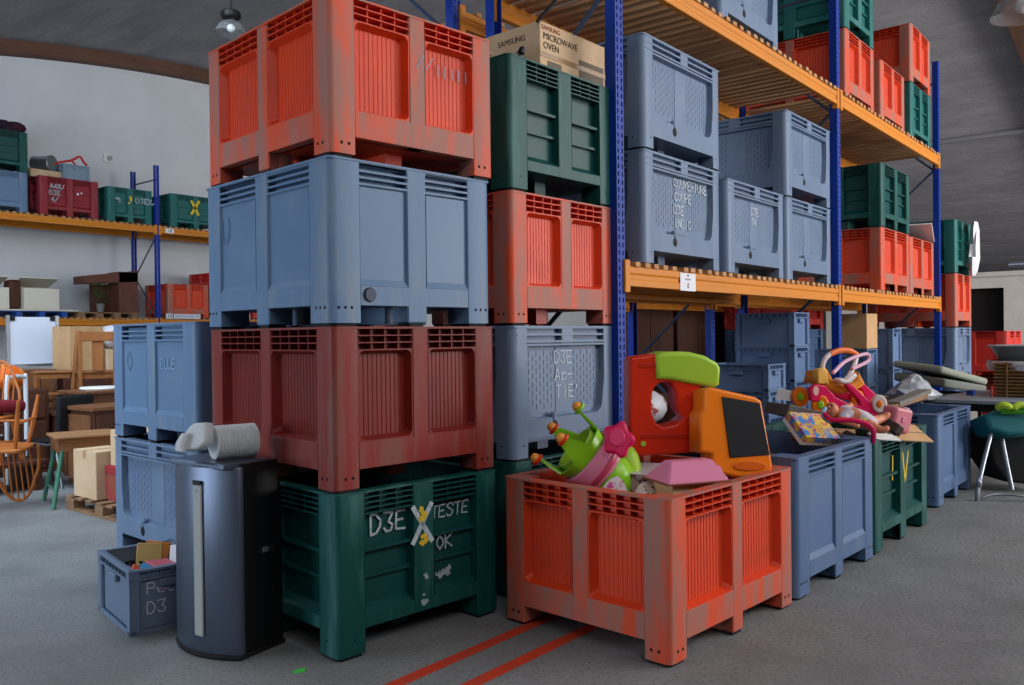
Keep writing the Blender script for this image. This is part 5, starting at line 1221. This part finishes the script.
for sx in (-1, 1):
    d_ = ob('door', MB().box(-.19, .19, -.27, -.25, .1, .74).mesh('door', .004), m_darkwood, dsk, (sx*.205, 0, 0)); ob('knob', MB().ball((-sx*.16, -.28, .45), .015, 8).mesh('knob', smooth=True), m_chrome, d_)
    d_ = ob('door', MB().box(-.27, -.25, -.22, .22, .1, .74).mesh('door', .004), m_tw, dsk, (-.17, 0, 0)) if sx < 0 else None
def slat_chair(label, loc, rot):
    t = thing('wooden_chair', label, 'chair', loc, rot=rot); m = m_midwood
    ob('seat', MB().box(-.21, .21, -.2, .22, .43, .455).mesh('seat', .006), m, t); ob('apron', MB().box(-.19, .19, -.18, .2, .37, .43), m, t)
    for sx in (-1, 1):
        ob('leg', MB().box(sx*.18-.02, sx*.18+.02, .16, .20, 0, .43).mesh('leg', .004), m, t)
        ob('back_post', MB().hexa([(sx*.18-.02, -.20, 0), (sx*.18+.02, -.20, 0), (sx*.18+.02, -.16, 0), (sx*.18-.02, -.16, 0)], [(sx*.18-.02, -.28, .92), (sx*.18+.02, -.28, .92), (sx*.18+.02, -.24, .92), (sx*.18-.02, -.24, .92)]).mesh('back_post', .004), m, t)
        ob('stretcher', MB().box(sx*.18-.01, sx*.18+.01, -.17, .18, .18, .21), m, t)
    ob('top_rail', MB().box(-.18, .18, -.28, -.245, .80, .91).mesh('top_rail', .006), m, t)
    ob('back_splat', MB().box(-.06, .06, -.255, -.24, .46, .80).mesh('back_splat', .004), m, t)
    return t
slat_chair('wooden splat-back chair standing on the low platform behind the table', (4.66, 10.12, .66), (0, 0, -.35))
slat_chair('wooden chair seen side-on at the left end of the low platform', (4.40, 10.62, .66), (0, 0, 1.1))
pf = thing('low_platform', 'low dark platform under two wooden chairs', 'platform', (4.6, 10.35, 0), .0)
ob('deck', MB().box(-.45, .6, -.55, .6, .62, .655).mesh('deck', .005), m_darkwood, pf)
for x in (-.42, .52): ob('support', MB().box(x, x+.05, -.5, .55, 0, .62), m_darkwood, pf)
tag(ob('seat_pad', MB().lathe([(0, 0), (.2, 0), (.21, .015), (.2, .03), (0, .03)], 20).mesh('seat_pad', smooth=True), m_white, None, (4.38, 9.42, .932)), 'flat white plate lying on the brown table', 'plate')
# whiteboard and store behind
wbd = thing('whiteboard', 'whiteboard panel standing under the left rack', 'whiteboard', (4.75, 11.9, 0), .0)
w0, w1 = atY(8, 330, 11.9), atY(57, 330, 11.9); z1_ = atY(30, 317, 11.9).z; z0_ = atY(30, 364, 11.9).z
ob('panel', MB().box(w0.x-4.75, w1.x-4.75, 0, .02, z0_, z1_).mesh('panel', .003), mat('board_white', srgb(206, 214, 230), .3), wbd)
for x in (w0.x-4.75, w1.x-4.75): ob('frame_upright', MB().box(x-.02, x+.02, -.01, .03, 0, z1_+.02), m_chrome, wbd)
for x in (w0.x-4.75+.05, w1.x-4.75-.06): ob('corner_clip', MB().box(x-.03, x+.03, -.015, .0, z1_-.05, z1_+.01), m_black, wbd)
ob('tray', MB().box(w0.x-4.75, w1.x-4.75, -.06, .0, z0_-.03, z0_), m_chrome, wbd)
for k, (x, y, L, W, H, m_, lab) in enumerate(((3.95, 11.4, 1.4, .5, 1.12, m_tw, 'long brown chest below the whiteboard at left'), (5.4, 11.45, 1.3, .5, 1.05, m_darkwood, 'dark chest behind the overturned chairs'), (3.62, 10.35, 1.0, .5, .93, m_darkwood, 'dark low chest behind the hoop-back chairs'))):
    t = thing('chest', lab, 'chest', (x, y, 0), 0)
    ob('body', MB().box(-L/2, L/2, -W/2, W/2, 0, H).mesh('body', .006), m_, t)
    for j in range(3):
        d_ = ob('drawer', MB().box(-L/2+.04, L/2-.04, -.02, 0, H*(.06+.3*j), H*(.32+.3*j)).mesh('drawer', .005), m_, t, (0, -W/2, 0)); ob('knob', MB().ball((0, -.03, H*(.19+.3*j)), .018, 8).mesh('knob', smooth=True), m_chrome, d_)
carton('brown carton on the dark chest behind the overturned chairs', (5.02, 11.4, 1.051), .45, .4, .60, .1, m_card)
carton('low carton on the dark chest right of the taller carton', (5.55, 11.4, 1.051), .5, .4, .30, 0, m_card2)
for k, (x, z, lab) in enumerate(((5.50, 1.354, 'white crumpled sack on the low carton at left'), (5.92, 1.05, 'white and blue sack at the right end of the dark chest'))):
    tag(ob('fabric_sack', MB().ball((0, 0, .16), .24, 12, (1.2, .9, .7)).mesh('fabric_sack', smooth=True), mat('sack_%d' % k, srgb(206, 206, 212), .8, srgb(80, 110, 180) if k else srgb(180, 180, 190), 5, .5, .6), None, (x, 11.35, z)), lab, 'sack')
tag(ob('orange_bag', MB().ball((0, 0, .14), .2, 14, (1.2, 1, .75)).mesh('orange_bag', smooth=True), mat('bag_orange', srgb(222, 96, 30), .45, srgb(240, 150, 70), 9, .45, .6), None, (3.70, 10.25, .932)), 'orange crinkled plastic bag at the left edge', 'bag')
tag(ob('red_cushion', MB().box(-.25, .25, -.2, .2, -.06, .06).mesh('red_cushion', .05, 3, True), mat('cushion_red', srgb(110, 24, 36), .9), None, (3.20, 9.16, .83), (0, 0, .4)), 'dark red cushion on the upright hoop-back chair', 'cushion')
